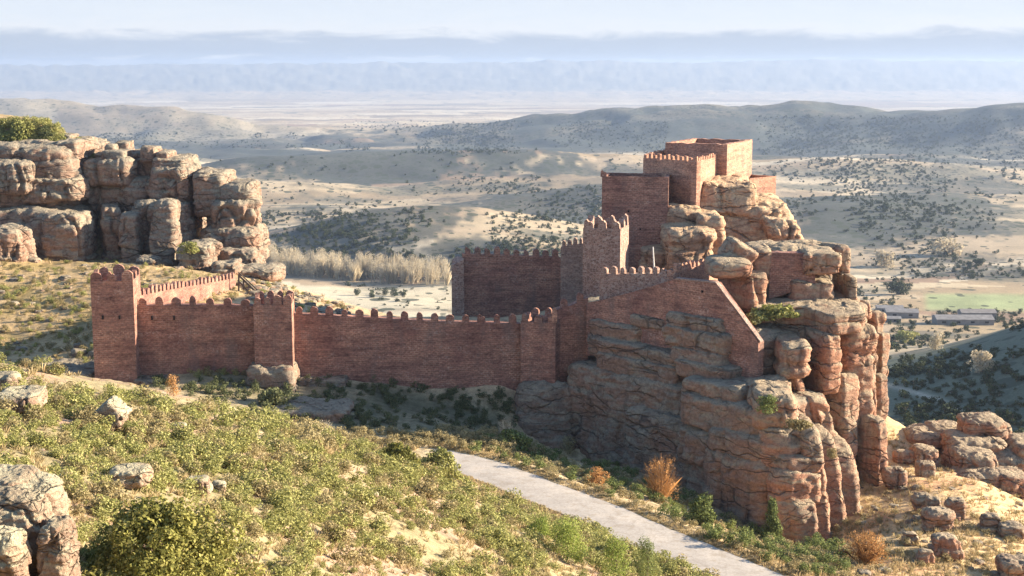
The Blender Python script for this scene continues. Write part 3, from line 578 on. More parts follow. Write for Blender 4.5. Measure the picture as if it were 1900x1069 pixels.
lc = empty('rock_outcrop', P(230, 500, 262), 'long weathered grey cliff of split pillars on the hill behind the corner tower', 'rock outcrop')
LB = [
 (-60,270,140,402,268,24,dict(res=.42,beds=1.5)), (-60,392,150,495,263,22,dict(res=.4)), (-60,300,60,360,264,14), (40,330,145,380,266,12,dict(power=3)), (85,400,155,495,260,12),
 (128,290,245,372,284,22,dict(power=5)), (158,298,244,345,273,14,dict(power=5)), (165,340,256,395,275,14), (128,355,255,500,284,18,dict(res=.4)), (163,385,232,495,268,12,dict(power=7,yaw=.3)), (100,262,150,300,272,12,dict(power=4)), (190,280,236,304,274,9),
 (232,285,302,345,278,14), (225,330,300,410,274,14,dict(power=3)), (278,305,356,385,272,16,dict(power=3)), (285,292,350,330,274,12), (250,378,350,480,268,16), (283,377,328,505,262,9,dict(power=3.5,cracks=.2,beds=.3)), (225,400,262,520,264,9),
 (318,370,350,480,274,14), (330,350,372,480,284,14), (362,322,420,402,272,14,dict(power=8,cracks=.5)), (410,342,468,380,271,12,dict(power=4)), (364,376,484,450,269,16,dict(power=8,yaw=.25)), (375,425,483,490,266,14,dict(power=3.4)), (372,465,480,520,262,14),
 (205,275,232,300,282,8), (240,280,275,296,281,6), (300,288,330,300,280,6), (175,285,210,310,280,8), (100,262,180,300,284,12), (150,295,200,320,280,8),
 (20,262,90,300,276,14), (60,250,110,275,284,10),
 (238,485,300,560,250,9,dict(taper=.4)), (300,500,345,560,248,8,dict(taper=.5)), (330,455,395,515,254,10,dict(power=3)), (395,490,440,530,250,8),
 (-20,425,42,495,250,8,dict(power=3)), (440,500,520,528,252,10,dict(power=3)),
]
LB += [(196,268,216,300,277,6), (212,262,240,285,280,6,dict(power=5)), (262,274,290,300,276,7), (292,282,316,312,275,7), (316,296,346,330,275,8), (108,250,136,275,282,7), (140,256,170,285,282,8), (60,252,90,275,284,7), (366,318,392,345,273,6), (430,338,470,352,272,7)]
for s in LB: q_ = dict(beds=.8, cracks=1.3); q_.update(s[6] if len(s) > 6 else {}); rockpart(lc, tuple(s[:6])+(q_,), M_ROCKL)
def boulder(name, spec, label, group=None, m=M_ROCK, cat='boulder'):
    x0, y0, x1, y1, D, T = spec[:6]; k = spec[6] if len(spec) > 6 else {}
    w, f = rock_px(x0, y0, x1, y1, D, T, **k); c = w.mean(0); c[2] = w[:, 2].min()
    o = mesh_obj(name, w-c, f, m, smooth=True); o.location = tuple(c); return tag(o, label, cat, group)
def onground(px, py, w, h, T, name, label, group=None, m=M_ROCK, cat='boulder', **k):
    """boulder w x h pixels whose foot is at image point px,py"""
    p = hit(px, py)
    if p is None: return
    D = p[1]; return boulder(name, (px-w/2, py-h, px+w/2, py+h*.25, D-T*.3, T, k), label, group, m, cat)
rc = empty('rock_outcrop', P(1820, 900, 180), 'jumbled grey rock outcrop at the right edge of the golden slope', 'rock outcrop')
for s in [(1790,782,1865,845,184,7,dict(power=2.8)), (1728,795,1790,830,190,6,dict(power=2.6)), (1765,820,1860,860,181,8,dict(power=3)), (1845,790,1872,850,186,5), (1770,845,1850,905,177,8,dict(power=2.8,lean=.1)), (1830,850,1900,900,179,8,dict(power=3)),
          (1775,885,1860,925,173,7,dict(power=2.8)), (1850,890,1920,960,172,8,dict(power=3)), (1868,835,1925,880,184,7), (1700,838,1745,880,179,5,dict(power=2.6)), (1690,810,1760,850,188,7,dict(power=2.8)), (1880,830,1960,930,180,8)]:
    s[6].update(sc=.6, res=.2) if len(s) > 6 else None
    rockpart(rc, s if len(s) > 6 else s+(dict(sc=.6, res=.2),), M_ROCK)

# ------------------------------------------------------------------ castle
def X(px, D, py=534): return P(px, py, D)[0]
def Z(py, D): return P(950, py, D)[2]
def up(x, y, z): return np.array((x, y, z), float)
def wallseg(mb, A, Bp, za, zb, ba, bb, th, jag=.06, seed=0, nseg=None):
    """vertical wall from A to Bp (plan), tops za->zb, bottoms ba->bb, thickness th away from the seen face"""
    A = np.array(A, float); Bp = np.array(Bp, float); Ln = np.linalg.norm(Bp-A); n = nseg or max(2, int(Ln/.9)); d = (Bp-A)/Ln; nb = np.array((-d[1], d[0]))
    if isinstance(th, tuple): nb = np.array(th[1]); th = th[0]
    s = np.linspace(0, 1, n+1); j = pn(s*Ln*.9+seed*7.7, 0*s+seed, 0*s)*jag*2; wob = pn(s*Ln*.25+seed, 0*s+3.3, 0*s)*.10
    zt = za+(zb-za)*s+j; zo = ba+(bb-ba)*s; F0 = [A+(Bp-A)*q+(-nb)*w for q, w in zip(s, wob)]; K0 = [p+nb*th for p in F0]
    for i in range(n):
        u0, u1 = s[i]*Ln+seed*3.3, s[i+1]*Ln+seed*3.3
        a0, a1, k0, k1 = F0[i], F0[i+1], K0[i], K0[i+1]
        mb.poly([(*a0, zo[i]), (*a1, zo[i+1]), (*a1, zt[i+1]), (*a0, zt[i])], [(u0, zo[i]), (u1, zo[i+1]), (u1, zt[i+1]), (u0, zt[i])])
        mb.poly([(*k1, zo[i+1]), (*k0, zo[i]), (*k0, zt[i]), (*k1, zt[i+1])], [(u1, zo[i+1]), (u0, zo[i]), (u0, zt[i]), (u1, zt[i+1])])
        mb.poly([(*a0, zt[i]), (*a1, zt[i+1]), (*k1, zt[i+1]), (*k0, zt[i])], [(u0, 0), (u1, 0), (u1, th), (u0, th)])
    for a_, k_, i in ((F0[0], K0[0], 0), (F0[-1], K0[-1], n)):
        q = [(*k_, zo[i]), (*a_, zo[i]), (*a_, zt[i]), (*k_, zt[i])]; q = q if i == 0 else q[::-1]; uu = [(0, zo[i]), (th, zo[i]), (th, zt[i]), (0, zt[i])]
        mb.poly(q, uu if i == 0 else uu[::-1])
    return F0, zt, nb
def merlon(root, p, d, nb, z, w, h, t, m, seed, shape='round'):
    r = random.Random(seed); w *= r.uniform(.78, 1.15); h *= r.uniform(.72, 1.12); lop = r.uniform(-.12, .12)
    if shape == 'round' and r.random() < .14: shape = 'ruin'
    pr = [(-.5, -.05), (.5, -.05), (.5+lop*.3, .62), (.40, .80), (.18+lop, .96), (-.12+lop, 1.0), (-.38, .84), (-.5, .64)] if shape == 'round' else [(-.5, -.05), (.5, -.05), (.48, .93+lop), (-.5, 1.0)]
    if shape == 'ruin': pr = [(-.5, -.05), (.5, -.05), (.45, .5), (.2, .75), (0.1, .62), (-.2, 1.0), (-.45, .8)]
    mb = MB(); pts = [(*(np.array(p)+d*u*w), z+v*h) for u, v in pr]; mb.prism(pts, (*(nb*t), 0)); return mb.build('merlon', m, root)
def merlons(root, A, Bp, za, zb, sp, w, h, t, m, seed=0, shape='round', nb=None, inset=0, skip=()):
    A = np.array(A, float); Bp = np.array(Bp, float); Ln = np.linalg.norm(Bp-A); d = (Bp-A)/Ln; nb = np.array((-d[1], d[0])) if nb is None else np.array(nb)
    n = max(1, int(round(Ln/sp)))
    for i in range(n):
        if i in skip: continue
        q = (i+.5)/n; merlon(root, A+(Bp-A)*q+nb*inset, d, nb, za+(zb-za)*q-.04, w, h, t, m, seed*100+i, shape)
def footing(x, y): return float(hgt(x, y))
def tower(name, label, px0, px1, D0, D1, depth, pyt, pyb, m, mh=1.2, mw=1.25, nf=3, ns=3, group=None, cat='tower', mt=.5, floor=1.3, shape='round', taper=0, mesh_only=False, par=.5, zbot=None):
    a = np.array((X(px0, D0), D0)); b_ = np.array((X(px1, D1), D1)); d = (b_-a)/np.linalg.norm(b_-a); nb = np.array((-d[1], d[0])); c = b_+nb*depth; e = a+nb*depth
    zt = (Z(pyt, D0)+Z(pyt, D1))/2; zb = Z(pyb, D0) if zbot is None else zbot
    ctr = (a+c)/2; root = empty(name, (*ctr, zb), label, cat, group)
    mb = MB(); cs = [a, b_, c, e]; out = [ctr+(q-ctr)*(1+taper) for q in cs]
    for i in range(4):
        p, q = cs[i], cs[(i+1) % 4]; po, qo = out[i], out[(i+1) % 4]; Ln = np.linalg.norm(q-p); n = max(2, int(Ln/1.1)); nz = 6
        for k in range(n):
            for l in range(nz):
                def pt(s, v):
                    g = (po+(qo-po)*s)*(1-v)+(p+(q-p)*s)*v; z = zb+(zt-zb)*v
                    if 0 < s < 1: g = g+(g-ctr)/np.linalg.norm(g-ctr)*float(pn(np.array(g[0]*.4), g[1]*.4, z*.4))*.12
                    if v == 1 : z = z+float(pn(np.array(g[0]*1.3), g[1]*1.3, 5.))*.10
                    return (g[0], g[1], z)
                s0, s1, v0, v1 = k/n, (k+1)/n, l/nz, (l+1)/nz; pts = [pt(s0, v0), pt(s1, v0), pt(s1, v1), pt(s0, v1)]
                mb.poly(pts, [(s*Ln+i*11.3, pp[2]) for s, pp in zip((s0, s1, s1, s0), pts)])
    # parapet inner faces and roof floor
    inn = [ctr+(q-ctr)*(1-2*par/np.linalg.norm(c-a)*1.4) for q in cs]
    for i in range(4):
        p, q, pi, qi = cs[i], cs[(i+1) % 4], inn[i], inn[(i+1) % 4]
        mb.poly([(*p, zt-.03), (*q, zt-.03), (*qi, zt-.03), (*pi, zt-.03)]); mb.poly([(*qi, zt-floor), (*pi, zt-floor), (*pi, zt-.03), (*qi, zt-.03)])
    mb.poly([(*q, zt-floor) for q in inn])
    mb.build('masonry', m, root)
    if mh > 0:
        for i, k in enumerate((nf, ns, nf, ns)):
            p, q = cs[i], cs[(i+1) % 4]; Ln = np.linalg.norm(q-p)
            dd = (q-p)/Ln; n_ = np.array((-dd[1], dd[0]))
            for j in range(k):
                s = (.5*mw+.06)/Ln+(1-(mw+.12)/Ln)*(j/(k-1) if k > 1 else .5)
                if i % 2 == 1 and j in (0, k-1): continue
                merlon(root, p+(q-p)*s+n_*.02, dd, n_, zt-.04, mw, mh, mt, m, i*31+j+int(px0), shape)
    return root
def slit(root, px, py, D, w=.22, h=.5, name='arrow_slit', m=None, d=(1, 0)):
    p = P(px, py, D); mb = MB(); mb.box((p[0], D-.02, p[2]), (w/2*d[0], w/2*d[1], 0), (0, .12, 0), (0, 0, h/2)); tgt = next((c_ for c_ in root.children if c_.name.startswith(('masonry', 'right_face'))), root); mb.build(name, m or M_DARK, tgt)
def curtain(name, label, pts, th, m, sp=2.0, mw=1.05, mh=1.15, mt=.5, group=None, cat='wall', shape='round', seed=1, nmer=True, skip=()):
    """pts: (px, D, py_top, py_bottom)"""
    c = P(pts[0][0], pts[0][3], pts[0][1]); root = empty(name, c, label, cat, group); mb = MB()
    for i, (q0, q1) in enumerate(zip(pts[:-1], pts[1:])):
        A = (X(q0[0], q0[1]), q0[1]); Bp = (X(q1[0], q1[1]), q1[1])
        F0, zt, nb = wallseg(mb, A, Bp, Z(q0[2], q0[1]), Z(q1[2], q1[1]), Z(q0[3], q0[1]), Z(q1[3], q1[1]), th, seed=seed+i)
        if nmer: merlons(root, A, Bp, Z(q0[2], q0[1]), Z(q1[2], q1[1]), sp, mw, mh, mt, m, seed+i, shape, inset=.02, skip=skip)
    mb.build('masonry', m, root); return root

t1 = tower('corner_tower', 'tall square corner tower of red stone at the left end of the outer wall', 168, 247, 180, 180.6, 6.2, 521, 735, M_BRICK, mh=1.25, mw=1.3, nf=3, ns=3)
slit(t1, 191, 589, 180.1); slit(t1, 222, 589, 180.35)
w1 = curtain('curtain_wall', 'red outer curtain wall between the corner tower and the middle turret', [(247, 183.3, 567, 722), (372, 183.9, 566, 722), (470, 184.3, 568, 722)], 1.6, M_BRICK, sp=2.05, seed=3)
slit(w1, 282, 590, 183.4, .18, .55); slit(w1, 323, 590, 183.6, .18, .55)
t2 = tower('wall_turret', 'square half-height turret in the middle of the outer wall on a grey rock plinth', 469, 540, 181.6, 182, 5, 565, 690, M_BRICK, mh=1.15, mw=.95, nf=4, ns=3)
bp = boulder('rock_plinth', (458, 684, 550, 760, 180.2, 9, dict(power=9, beds=.6, cracks=.3, amp=.5, taper=.1)), 'grey rock plinth under the middle turret', m=M_ROCKL, cat='rock')
w2 = curtain('curtain_wall', 'long red outer curtain wall right of the middle turret with a row of capped merlons', [(540, 185.4, 582, 725), (680, 186.8, 590, 738), (820, 188, 597, 752), (966, 189.4, 601, 757)], 1.6, M_BRICK, sp=2.0, mw=1.0, mh=1.25, seed=7)
t3 = tower('wall_turret', 'square turret at the right end of the outer wall with a thin sunlit edge', 966, 1031, 188.5, 187, 5.5, 598, 724, M_BRICK, mh=1.2, mw=.95, nf=3, ns=3)
fin = MB(); p = P(1029, 598, 187.1); merlon(t3, (p[0], p[1]-.03), np.array((1., 0)), np.array((0, 1.)), p[2], .75, 2.3, .6, M_KEEP, 9)
w3 = curtain('curtain_wall', 'short outer wall climbing from the right turret to the crag', [(1033, 189, 576, 730), (1062, 189.6, 566, 730), (1092, 190, 553, 720)], 1.4, M_BRICK, sp=1.9, mw=.8, mh=1.3, seed=11)
w4 = curtain('inner_wall', 'sunlit crenellated wall running back from the corner tower', [(256, 185.5, 549, 600), (330, 205, 535, 580), (372, 216, 528, 562), (438, 236, 516, 552)], 1.0, M_BRICK, sp=2.0, mw=1.15, mh=1.15, seed=13)
# plastered wall walk seen behind the first curtain wall
w5 = curtain('inner_wall', 'high shaded inner ward wall of red rubble left of the stone tower', [(860, 214, 471, 595), (950, 215.5, 474, 600), (1040, 217, 478, 600)], 1.3, M_BRICK, sp=1.54, mw=.85, mh=1.25, mt=.8, seed=17)
w6 = curtain('ruined_wall', 'broken narrow end of the inner ward wall', [(838, 213, 492, 600), (850, 213, 488, 600), (861, 213.3, 480, 600)], 3.5, M_RUB, seed=19, nmer=False)
w7 = curtain('inner_wall', 'short grey stone wall with small merlons beside the stone tower', [(1040, 207, 458, 600), (1082, 206, 452, 600)], 1.5, M_GREY, sp=.95, mw=.5, mh=1.1, mt=.6, seed=23)
t4 = tower('stone_tower', 'slim crenellated tower of rough rubble in front of the plain red tower', 1081, 1150, 199, 197.5, 6, 424, 580, M_RUB, mh=1.5, mw=1.35, nf=3, ns=3, shape='ruin', mt=.8)
w8 = curtain('inner_wall', 'rubble wall with rounded merlons under the plain red tower', [(1112, 190.5, 509, 600), (1180, 187.2, 508, 600), (1252, 182.6, 508, 600)], 1.2, M_RUB, sp=1.45, mw=.8, mh=1.0, seed=27, skip=())
# big facade ending in a sloping edge
fa = empty('sloping_wall', P(1300, 700, 180), 'tall red retaining wall with a sloping right edge above the shaded rock face', 'wall')
def facpoly(mb, pxs, th):
    # pxs: columns of (px, D, py_top, py_bottom)
    for (p0, D0, t0, b0), (p1, D1, tt1, b1) in zip(pxs[:-1], pxs[1:]):
        wallseg(mb, (X(p0, D0), D0), (X(p1, D1), D1), Z(t0, D0), Z(tt1, D1), Z(b0, D0), Z(b1, D1), th, jag=.02, seed=1)
mb = MB(); facpoly(mb, [(1088, on_face(1088,600,0)[1], 562, 660), (1112, on_face(1112,600,0)[1], 558, 660), (1180, on_face(1180,600,0)[1], 540, 665), (1252, on_face(1252,600,0)[1], 518, 700)], 3.0); mb.build('left_face', M_BRICK, fa)
mb = MB(); facpoly(mb, [(q_, on_face(q_,600,0)[1], t_, b_) for q_, t_, b_ in ((1252,518,700),(1290,521,708),(1327,525,715),(1345,549,718),(1365,575,720),(1388,606,724),(1410,635,735))], 1.1); mb.build('right_face', M_BRICK, fa)
slit(fa, 1303, 541, on_face(1303,600,0)[1], .25, .3, 'drain_hole')
# coping along the slope
mb = MB(); cp = [(q_, on_face(q_,600,0)[1], t_) for q_, t_ in ((1252,518),(1327,525),(1345,549),(1365,575),(1388,606),(1410,635))]
for a_, c_ in zip(cp[:-1], cp[1:]):
    p0 = P(a_[0], a_[2], a_[1]); p1 = P(c_[0], c_[2], c_[1]); e = .12
    mb.prism([(p0[0], p0[1]-.15, p0[2]-.03), (p1[0], p1[1]-.15, p1[2]-.03), (p1[0], p1[1]-.15, p1[2]+.16), (p0[0], p0[1]-.15, p0[2]+.16)], (.5, .85, 0))
mb.build('coping', M_GREY, fa)
w9 = curtain('crenellated_wall', 'sunlit crenellated wall curving back round the terrace under the dome rock', [(1253, 182.6, 503, 560), (1300, 190, 493, 545), (1358, 200, 482, 525)], 1.2, M_KEEP, sp=1.55, mw=.8, mh=1.0, mt=.45, seed=31)
w10 = curtain('crenellated_wall', 'small upper crenellated wall at the foot of the dome rock', [(1384, 199, 471, 505), (1420, 206, 463, 500)], 1.0, M_KEEP, sp=1.45, mw=.75, mh=1.0, mt=.45, seed=33)
w11 = curtain('bastion_wall', 'shaded red masonry face built into the rocks of the right bastion', [(1427, 180.2, 469, 555), (1512, 179.2, 470, 530)], 2.0, M_BRICK, seed=35, nmer=False)
# plain red tower
t5 = tower('plain_tower', 'plain windowless red tower block with flat top left of the keep', 1115, 1237, 213, 211.5, 7.5, 328, 510, M_BRICK, mh=0, floor=1.5)
p = P(1119, 328, 213); merlon(t5, (p[0]+.1, 213.05), np.array((1., 0)), np.array((0, 1.)), p[2], .9, 1.0, .7, M_BRICK, 5, 'ruin')
for sx, sy in ((1166, 392), (1220, 392), (1188, 425), (1150, 440), (1205, 455)): slit(t5, sx, sy, 212.2, .25, .25, 'putlog_hole')
# keep, seen corner-on
def cornerblock(name, label, L3, C3, R3, zt, zb, m, mer=None, floor=2.5, cat='keep'):
    l = np.array((X(L3[0], L3[1]), L3[1])); c_ = np.array((X(C3[0], C3[1]), C3[1])); r_ = np.array((X(R3[0], R3[1]), R3[1])); b4 = l+r_-c_
    root = empty(name, (*((l+r_)/2), zb), label, cat); mb = MB(); cs = [l, c_, r_, b4]; ctr = (l+r_)/2
    for i in range(4):
        wallseg(mb, cs[i], cs[(i+1) % 4], zt, zt, zb, zb, .9, jag=.13, seed=40+i)
    mb.poly([(*(ctr+(q-ctr)*.93), zt-floor) for q in cs])
    mb.build('masonry', m, root)
    if mer:
        for i in range(4):
            merlons(root, cs[i], cs[(i+1) % 4], zt, zt, mer[0], mer[1], mer[2], .4, m, 60+i, 'square', inset=.03)
    return root, cs
kp, cs = cornerblock('keep', 'lower block of the keep with a row of small merlons', (1190, 222), (1288, 213), (1349, 231), Z(299, 214), Z(420, 214), M_KEEP, mer=(1.0, .55, .75))
kp2, cs2 = cornerblock('keep', 'tallest roofless upper block of the keep', (1230, 228), (1343, 223), (1388.5, 237), Z(268, 223), Z(370, 223), M_KEEP, floor=3)
wg = tower('keep_wing', 'low plain wing on the right of the keep', 1386, 1434, 229, 233, 6, 329, 400, M_KEEP, mh=0, floor=.8)
# timber stair at the end of the sunlit inner wall
st = empty('timber_stair', P(455, 545, 233), 'dark timber stair and railing at the end of the sunlit inner wall', 'stair')
def beam(mb, a, b, r):
    a = np.array(a, float); b = np.array(b, float); d = b-a; Ln = np.linalg.norm(d); d /= Ln; s = np.cross(d, (0, 1, 0)); s /= np.linalg.norm(s); u = np.cross(s, d); mb.box((a+b)/2, s*r, u*r, d*Ln/2)
for nm_, seg, r in (('post', ((443, 548), (443, 510)), .13), ('post', ((452, 550), (452, 520)), .13), ('stringer', ((444, 512), (478, 545)), .14), ('stringer', ((441, 520), (470, 550)), .12), ('handrail', ((442, 505), (480, 540)), .09), ('sill_beam', ((440, 550), (474, 548)), .12)):
    mb = MB(); beam(mb, P(*seg[0], 232.5), P(*seg[1], 232.5), r); mb.build(nm_, M_WOOD, st)
# flag pole
mb = MB(); p = P(1214, 506, 198)
for k in range(8):
    a0, a1 = 2*math.pi*k/8, 2*math.pi*(k+1)/8; r0, r1 = .13, .08
    mb.poly([(p[0]+r0*math.cos(a0), 198+r0*math.sin(a0), p[2]), (p[0]+r0*math.cos(a1), 198+r0*math.sin(a1), p[2]), (p[0]-.25+r1*math.cos(a1), 198+r1*math.sin(a1), p[2]+3.7), (p[0]-.25+r1*math.cos(a0), 198+r1*math.sin(a0), p[2]+3.7)])
o = mb.build('pole', M_POLE); tag(o, 'pale slender pole standing against the plain red tower', 'pole')

# ------------------------------------------------------------------ plants
def leaves(n, clumps, size, seed, flat=.0, up=.0):
    """n leaf faces spread over clumps (centre, radius-vector); returns verts, quads"""
    r = np.random.default_rng(seed); cl = np.array([c for c, _ in clumps]); rd = np.array([q for _, q in clumps]); wts = rd.prod(1)**(2/3); wts /= wts.sum()
    k = r.choice(len(cl), n, p=wts); d = r.normal(size=(n, 3)); d /= np.linalg.norm(d, axis=1)[:, None]
    rad = r.uniform(.55, 1.05, n)**.6; c = cl[k]+d*rd[k]*rad[:, None]
    nn = d+r.normal(size=(n, 3))*.7; nn[:, 2] += .35+up; nn /= np.linalg.norm(nn, axis=1)[:, None]
    a = np.cross(nn, r.normal(size=(n, 3))); a /= np.linalg.norm(a, axis=1)[:, None]; b_ = np.cross(nn, a); s = size*r.uniform(.6, 1.4, n)[:, None]; e = s*r.uniform(.45, .8, n)[:, None]
    V = np.stack([c-a*s, c-b_*e, c+a*s, c+b_*e], 1).reshape(-1, 3); V[:, 2] = np.maximum(V[:, 2], -.05)
    return V, np.arange(4*n).reshape(n, 4)
def bush_geo(w, h, nleaf, size, seed, ncl=14, cone=0):
    r = np.random.default_rng(seed); cl = []
    if ncl >= 80:
        for i in range(ncl):
            a = r.uniform(0, 2*math.pi); sz = r.uniform(.02, 1); rr = math.sqrt(1-sz*sz)*r.uniform(.8, 1.02); q = w*r.uniform(.055, .095)
            bl = 1+.18*math.sin(3*a+seed)+.1*math.sin(5*a); cl.append(((rr*math.cos(a)*w*.42*bl, rr*math.sin(a)*w*.42*bl, sz*h*.86*r.uniform(.85, 1.05)), (q, q, q*1.1)))
        cl.append(((0, 0, h*.35), (w*.36, w*.36, h*.40))); return leaves(nleaf, cl, size, seed)
    for i in range(ncl):
        a = r.uniform(0, 2*math.pi); zz = r.uniform(.12, .85); rr = w/2*math.sqrt(r.uniform(0, 1))*(1-zz**2*.75)**.5*(1-cone*zz)*.8
        q = w*r.uniform(.16, .27)*(1-cone*.6*zz); cl.append(((rr*math.cos(a), rr*math.sin(a), h*zz), (q, q, q*r.uniform(.7, 1)*h/w*1.1+.02)))
    cl.append(((0, 0, h*.4), (w*.3, w*.3, h*.35))); return leaves(nleaf, cl, size, seed)
def twig_geo(w, h, n, seed, thick=.012, spread=.6):
    """upright fine twigs (bare or dry shrubs, grass tufts)"""
    r = np.random.default_rng(seed); a = r.uniform(0, 2*math.pi, n); b0 = r.uniform(0, .25, n)*w/2; b1 = np.sqrt(r.uniform(.05, 1, n))*w/2; hh = h*np.sqrt(np.maximum(0.05, 1-(b1/(w/2))**2*.75))*r.uniform(.6, 1.05, n)
    p0 = np.stack([b0*np.cos(a), b0*np.sin(a), 0*a], 1); p1 = np.stack([b1*np.cos(a), b1*np.sin(a), hh], 1)+r.normal(size=(n, 3))*.05*h
    s = np.cross(p1-p0, r.normal(size=(n, 3))); s /= np.linalg.norm(s, axis=1)[:, None]; s *= thick; md = p0*.45+p1*.55; md[:, 2] += .08*h
    V = np.stack([p0-s*.6, p0+s*.6, md+s, p1+s*.2, p1-s*.2, md-s], 1).reshape(-1, 3); return V, np.arange(6*n).reshape(n, 6)
def trunk_geo(h, r0, r1, seed, limbs=4, spread=.5):
    r = random.Random(seed); V = []; Fq = []
    def tube(a, b, ra, rb):
        a = np.array(a, float); b = np.array(b, float); d = b-a; d /= np.linalg.norm(d); s = np.cross(d, (.3, .9, .1)); s /= np.linalg.norm(s); u = np.cross(s, d); i = len(V)
        for p, q in ((a, ra), (b, rb)):
            for k in range(6): t_ = math.pi*k/3; V.append(p+(s*math.cos(t_)+u*math.sin(t_))*q)
        for k in range(6): Fq.append((i+k, i+(k+1) % 6, i+6+(k+1) % 6, i+6+k))
    tube((0, 0, -.2), (.03*h, .02*h, h*.5), r0, r0*.7); tube((.03*h, .02*h, h*.5), (0, .04*h, h), r0*.7, r1)
    for k in range(limbs):
        a = 2*math.pi*k/limbs+r.uniform(-.4, .4); z = h*r.uniform(.35, .75); tube((.02*h, .01*h, z), (spread*h*math.cos(a), spread*h*math.sin(a), z+h*r.uniform(.25, .45)), r0*.45, r1*.6)
    return np.array(V), np.array(Fq)
def mesh_only(name, V, Fq, m):
    o = mesh_obj(name, V, Fq, m); d = o.data; bpy.data.objects.remove(o); return d
def inst(name, data, loc, s, rz, label=None, cat=None, group=None, parent=None):
    o = bpy.data.objects.new(name, data); COL.objects.link(o); o.location = tuple(map(float, loc)); o.scale = s if hasattr(s, '__len__') else (s, s, s); o.rotation_euler = (0, 0, rz)
    if parent: o.parent = parent
    return tag(o, label, cat, group)
def tree(name, label, cat, loc, w, h, crown, trunk, group=None, rz=0, label_parts=None):
    """crown/trunk are unit meshes (width 1, height 1)"""
    e = empty(name, loc, label, cat, group); e.rotation_euler = (0, 0, rz)
    inst('crown', crown, (0, 0, 0), (w, w, h), 0, parent=e); inst('trunk', trunk, (0, 0, 0), (w, w, h), 0, parent=e); return e

SB = [mesh_only('scrub', *bush_geo(1, .75, 520, .045, 100+i, 10), M_SCRUB) for i in range(5)]
DB = [mesh_only('dry_scrub', *bush_geo(1, .7, 420, .045, 120+i, 9), M_DRYSC) for i in range(4)]
road_pts = rc_
def near_road(x, y, d=3.6): return np.hypot(rc_[:, 0]-x, rc_[:, 1]-y).min() < d
# --- foreground scrub
sites = []
crest = lambda px: np.interp(px, [0, 200, 400, 600, 700, 850, 1000, 1180, 1340], [708, 735, 765, 805, 835, 900, 955, 1020, 1069])
tries = 0
while len(sites) < 3300 and tries < 22000:
    tries += 1; px = random.uniform(-60, 1340); cy = crest(max(px, 0)); py = cy+(1100-cy)*random.random()**1.25
    if py < cy-3: continue
    p = hit(px, py)
    if p is None or p[1] > 150 or near_road(p[0], p[1], 3.9): continue
    dens = .5+float(fbm(np.array(p[0]/7), p[1]/7, 0., 3))*1.5+.5*(1-(py-cy)/(1100-cy))
    if random.random() > dens: continue
    sites.append((px, py, *p))
def scale_for(D): return np.interp(D, [28, 60, 100, 150], [.42, .7, 1.05, 1.25])*(.40+1.55*random.random()**2.2)
sites.sort(key=lambda s: s[3])
extraV, extraF, off = {0: [], 1: []}, {0: [], 1: []}, {0: 0, 1: 0}
def collect(kind, data_list, loc, s, rz, sq=1.0):
    d = random.choice(data_list); key = d.name
    if key not in _cache:
        v = np.empty(len(d.vertices)*3, dtype=np.float32); d.vertices.foreach_get('co', v); v = v.reshape(-1, 3); _cache[key] = (v, len(d.polygons), len(d.polygons[0].vertices))
    v, nf, k = _cache[key]; c, s_ = math.cos(rz), math.sin(rz); w = v*np.array((s, s, s*sq)); w = np.stack([w[:, 0]*c-w[:, 1]*s_, w[:, 0]*s_+w[:, 1]*c, w[:, 2]], 1)+np.array(loc)
    kind.append((w, nf, k))
_cache = {}
def merge(kind, name, m, label=None, cat=None):
    V = np.concatenate([k[0] for k in kind]); k = kind[0][2]; o = mesh_obj(name, V, np.arange(len(V)).reshape(-1, k), m); return tag(o, label, cat, kind='stuff')
st_g, st_d = [], []
big = sorted(range(len(sites)), key=lambda i: sites[i][3]); nI = 0
for i in big:
    px, py, x, y, z = sites[i]; s = scale_for(y); dry = random.random() < (.30+.35*(1-sites[i][1]/1069)); rz = random.uniform(0, 6.28)
    if nI < 260 and random.random() < .8:
        nI += 1; d = random.choice(DB if dry else SB)
        if dry: inst('dry_bush', d, (x, y, z-.04), (s, s, s*random.uniform(.75, 1.1)), rz, 'low straw-coloured dry bush on the near slope', 'bush', 'dry bushes dotted over the near slope')
        else: inst('scrub_bush', d, (x, y, z-.04), (s, s, s*random.uniform(.75, 1.1)), rz, 'low olive-green bush on the near slope', 'bush', 'olive scrub bushes over the near slope')
    else: collect(st_d if dry else st_g, DB if dry else SB, (x, y, z-.04), s, rz, random.uniform(.75, 1.1))
merge(st_g, 'scrub', M_SCRUB, 'olive green low scrub carpeting the near slope', 'scrub'); merge(st_d, 'dry_scrub', M_DRYSC, 'straw coloured dry scrub carpeting the near slope', 'scrub')

# --- grass tufts (uncountable)
TG = [mesh_only('tuft', *twig_geo(1, .8, 14, 200+i, .03), M_GRASS) for i in range(4)]
tg_ = []
def scatter(n, poly_fn, lst, meshes, smin, smax, rmin=8, rmax=400, sq=(.6, 1.1), road=3.4, dmin=0):
    k = 0; tr = 0
    while k < n and tr < n*5:
        tr += 1; q = poly_fn()
        if q is None: continue
        p = hit(q[0], q[1], rmin)
        if p is None or p[1] > rmax or p[1] < dmin or near_road(p[0], p[1], road): continue
        collect(lst, meshes, (p[0], p[1], p[2]-.03), random.uniform(smin, smax), random.uniform(0, 6.28), random.uniform(*sq)); k += 1
def road_edge():
    i_ = random.randrange(2, len(rc_)-1); sd_ = random.choice((-1, 1)); q_ = rc_[i_]+road_tan[i_]*random.uniform(-3, 3)+nrm_road[i_]*sd_*random.uniform(2.95, 4.4); k_ = CP*q_[1]-SP*(RZ); d_ = np.array((q_[0], q_[1], RZ)); zc = d_[1]*CP-d_[2]*SP; yc = d_[1]*SP+d_[2]*CP
    return 950+F*d_[0]/zc, 534.5-F*yc/zc
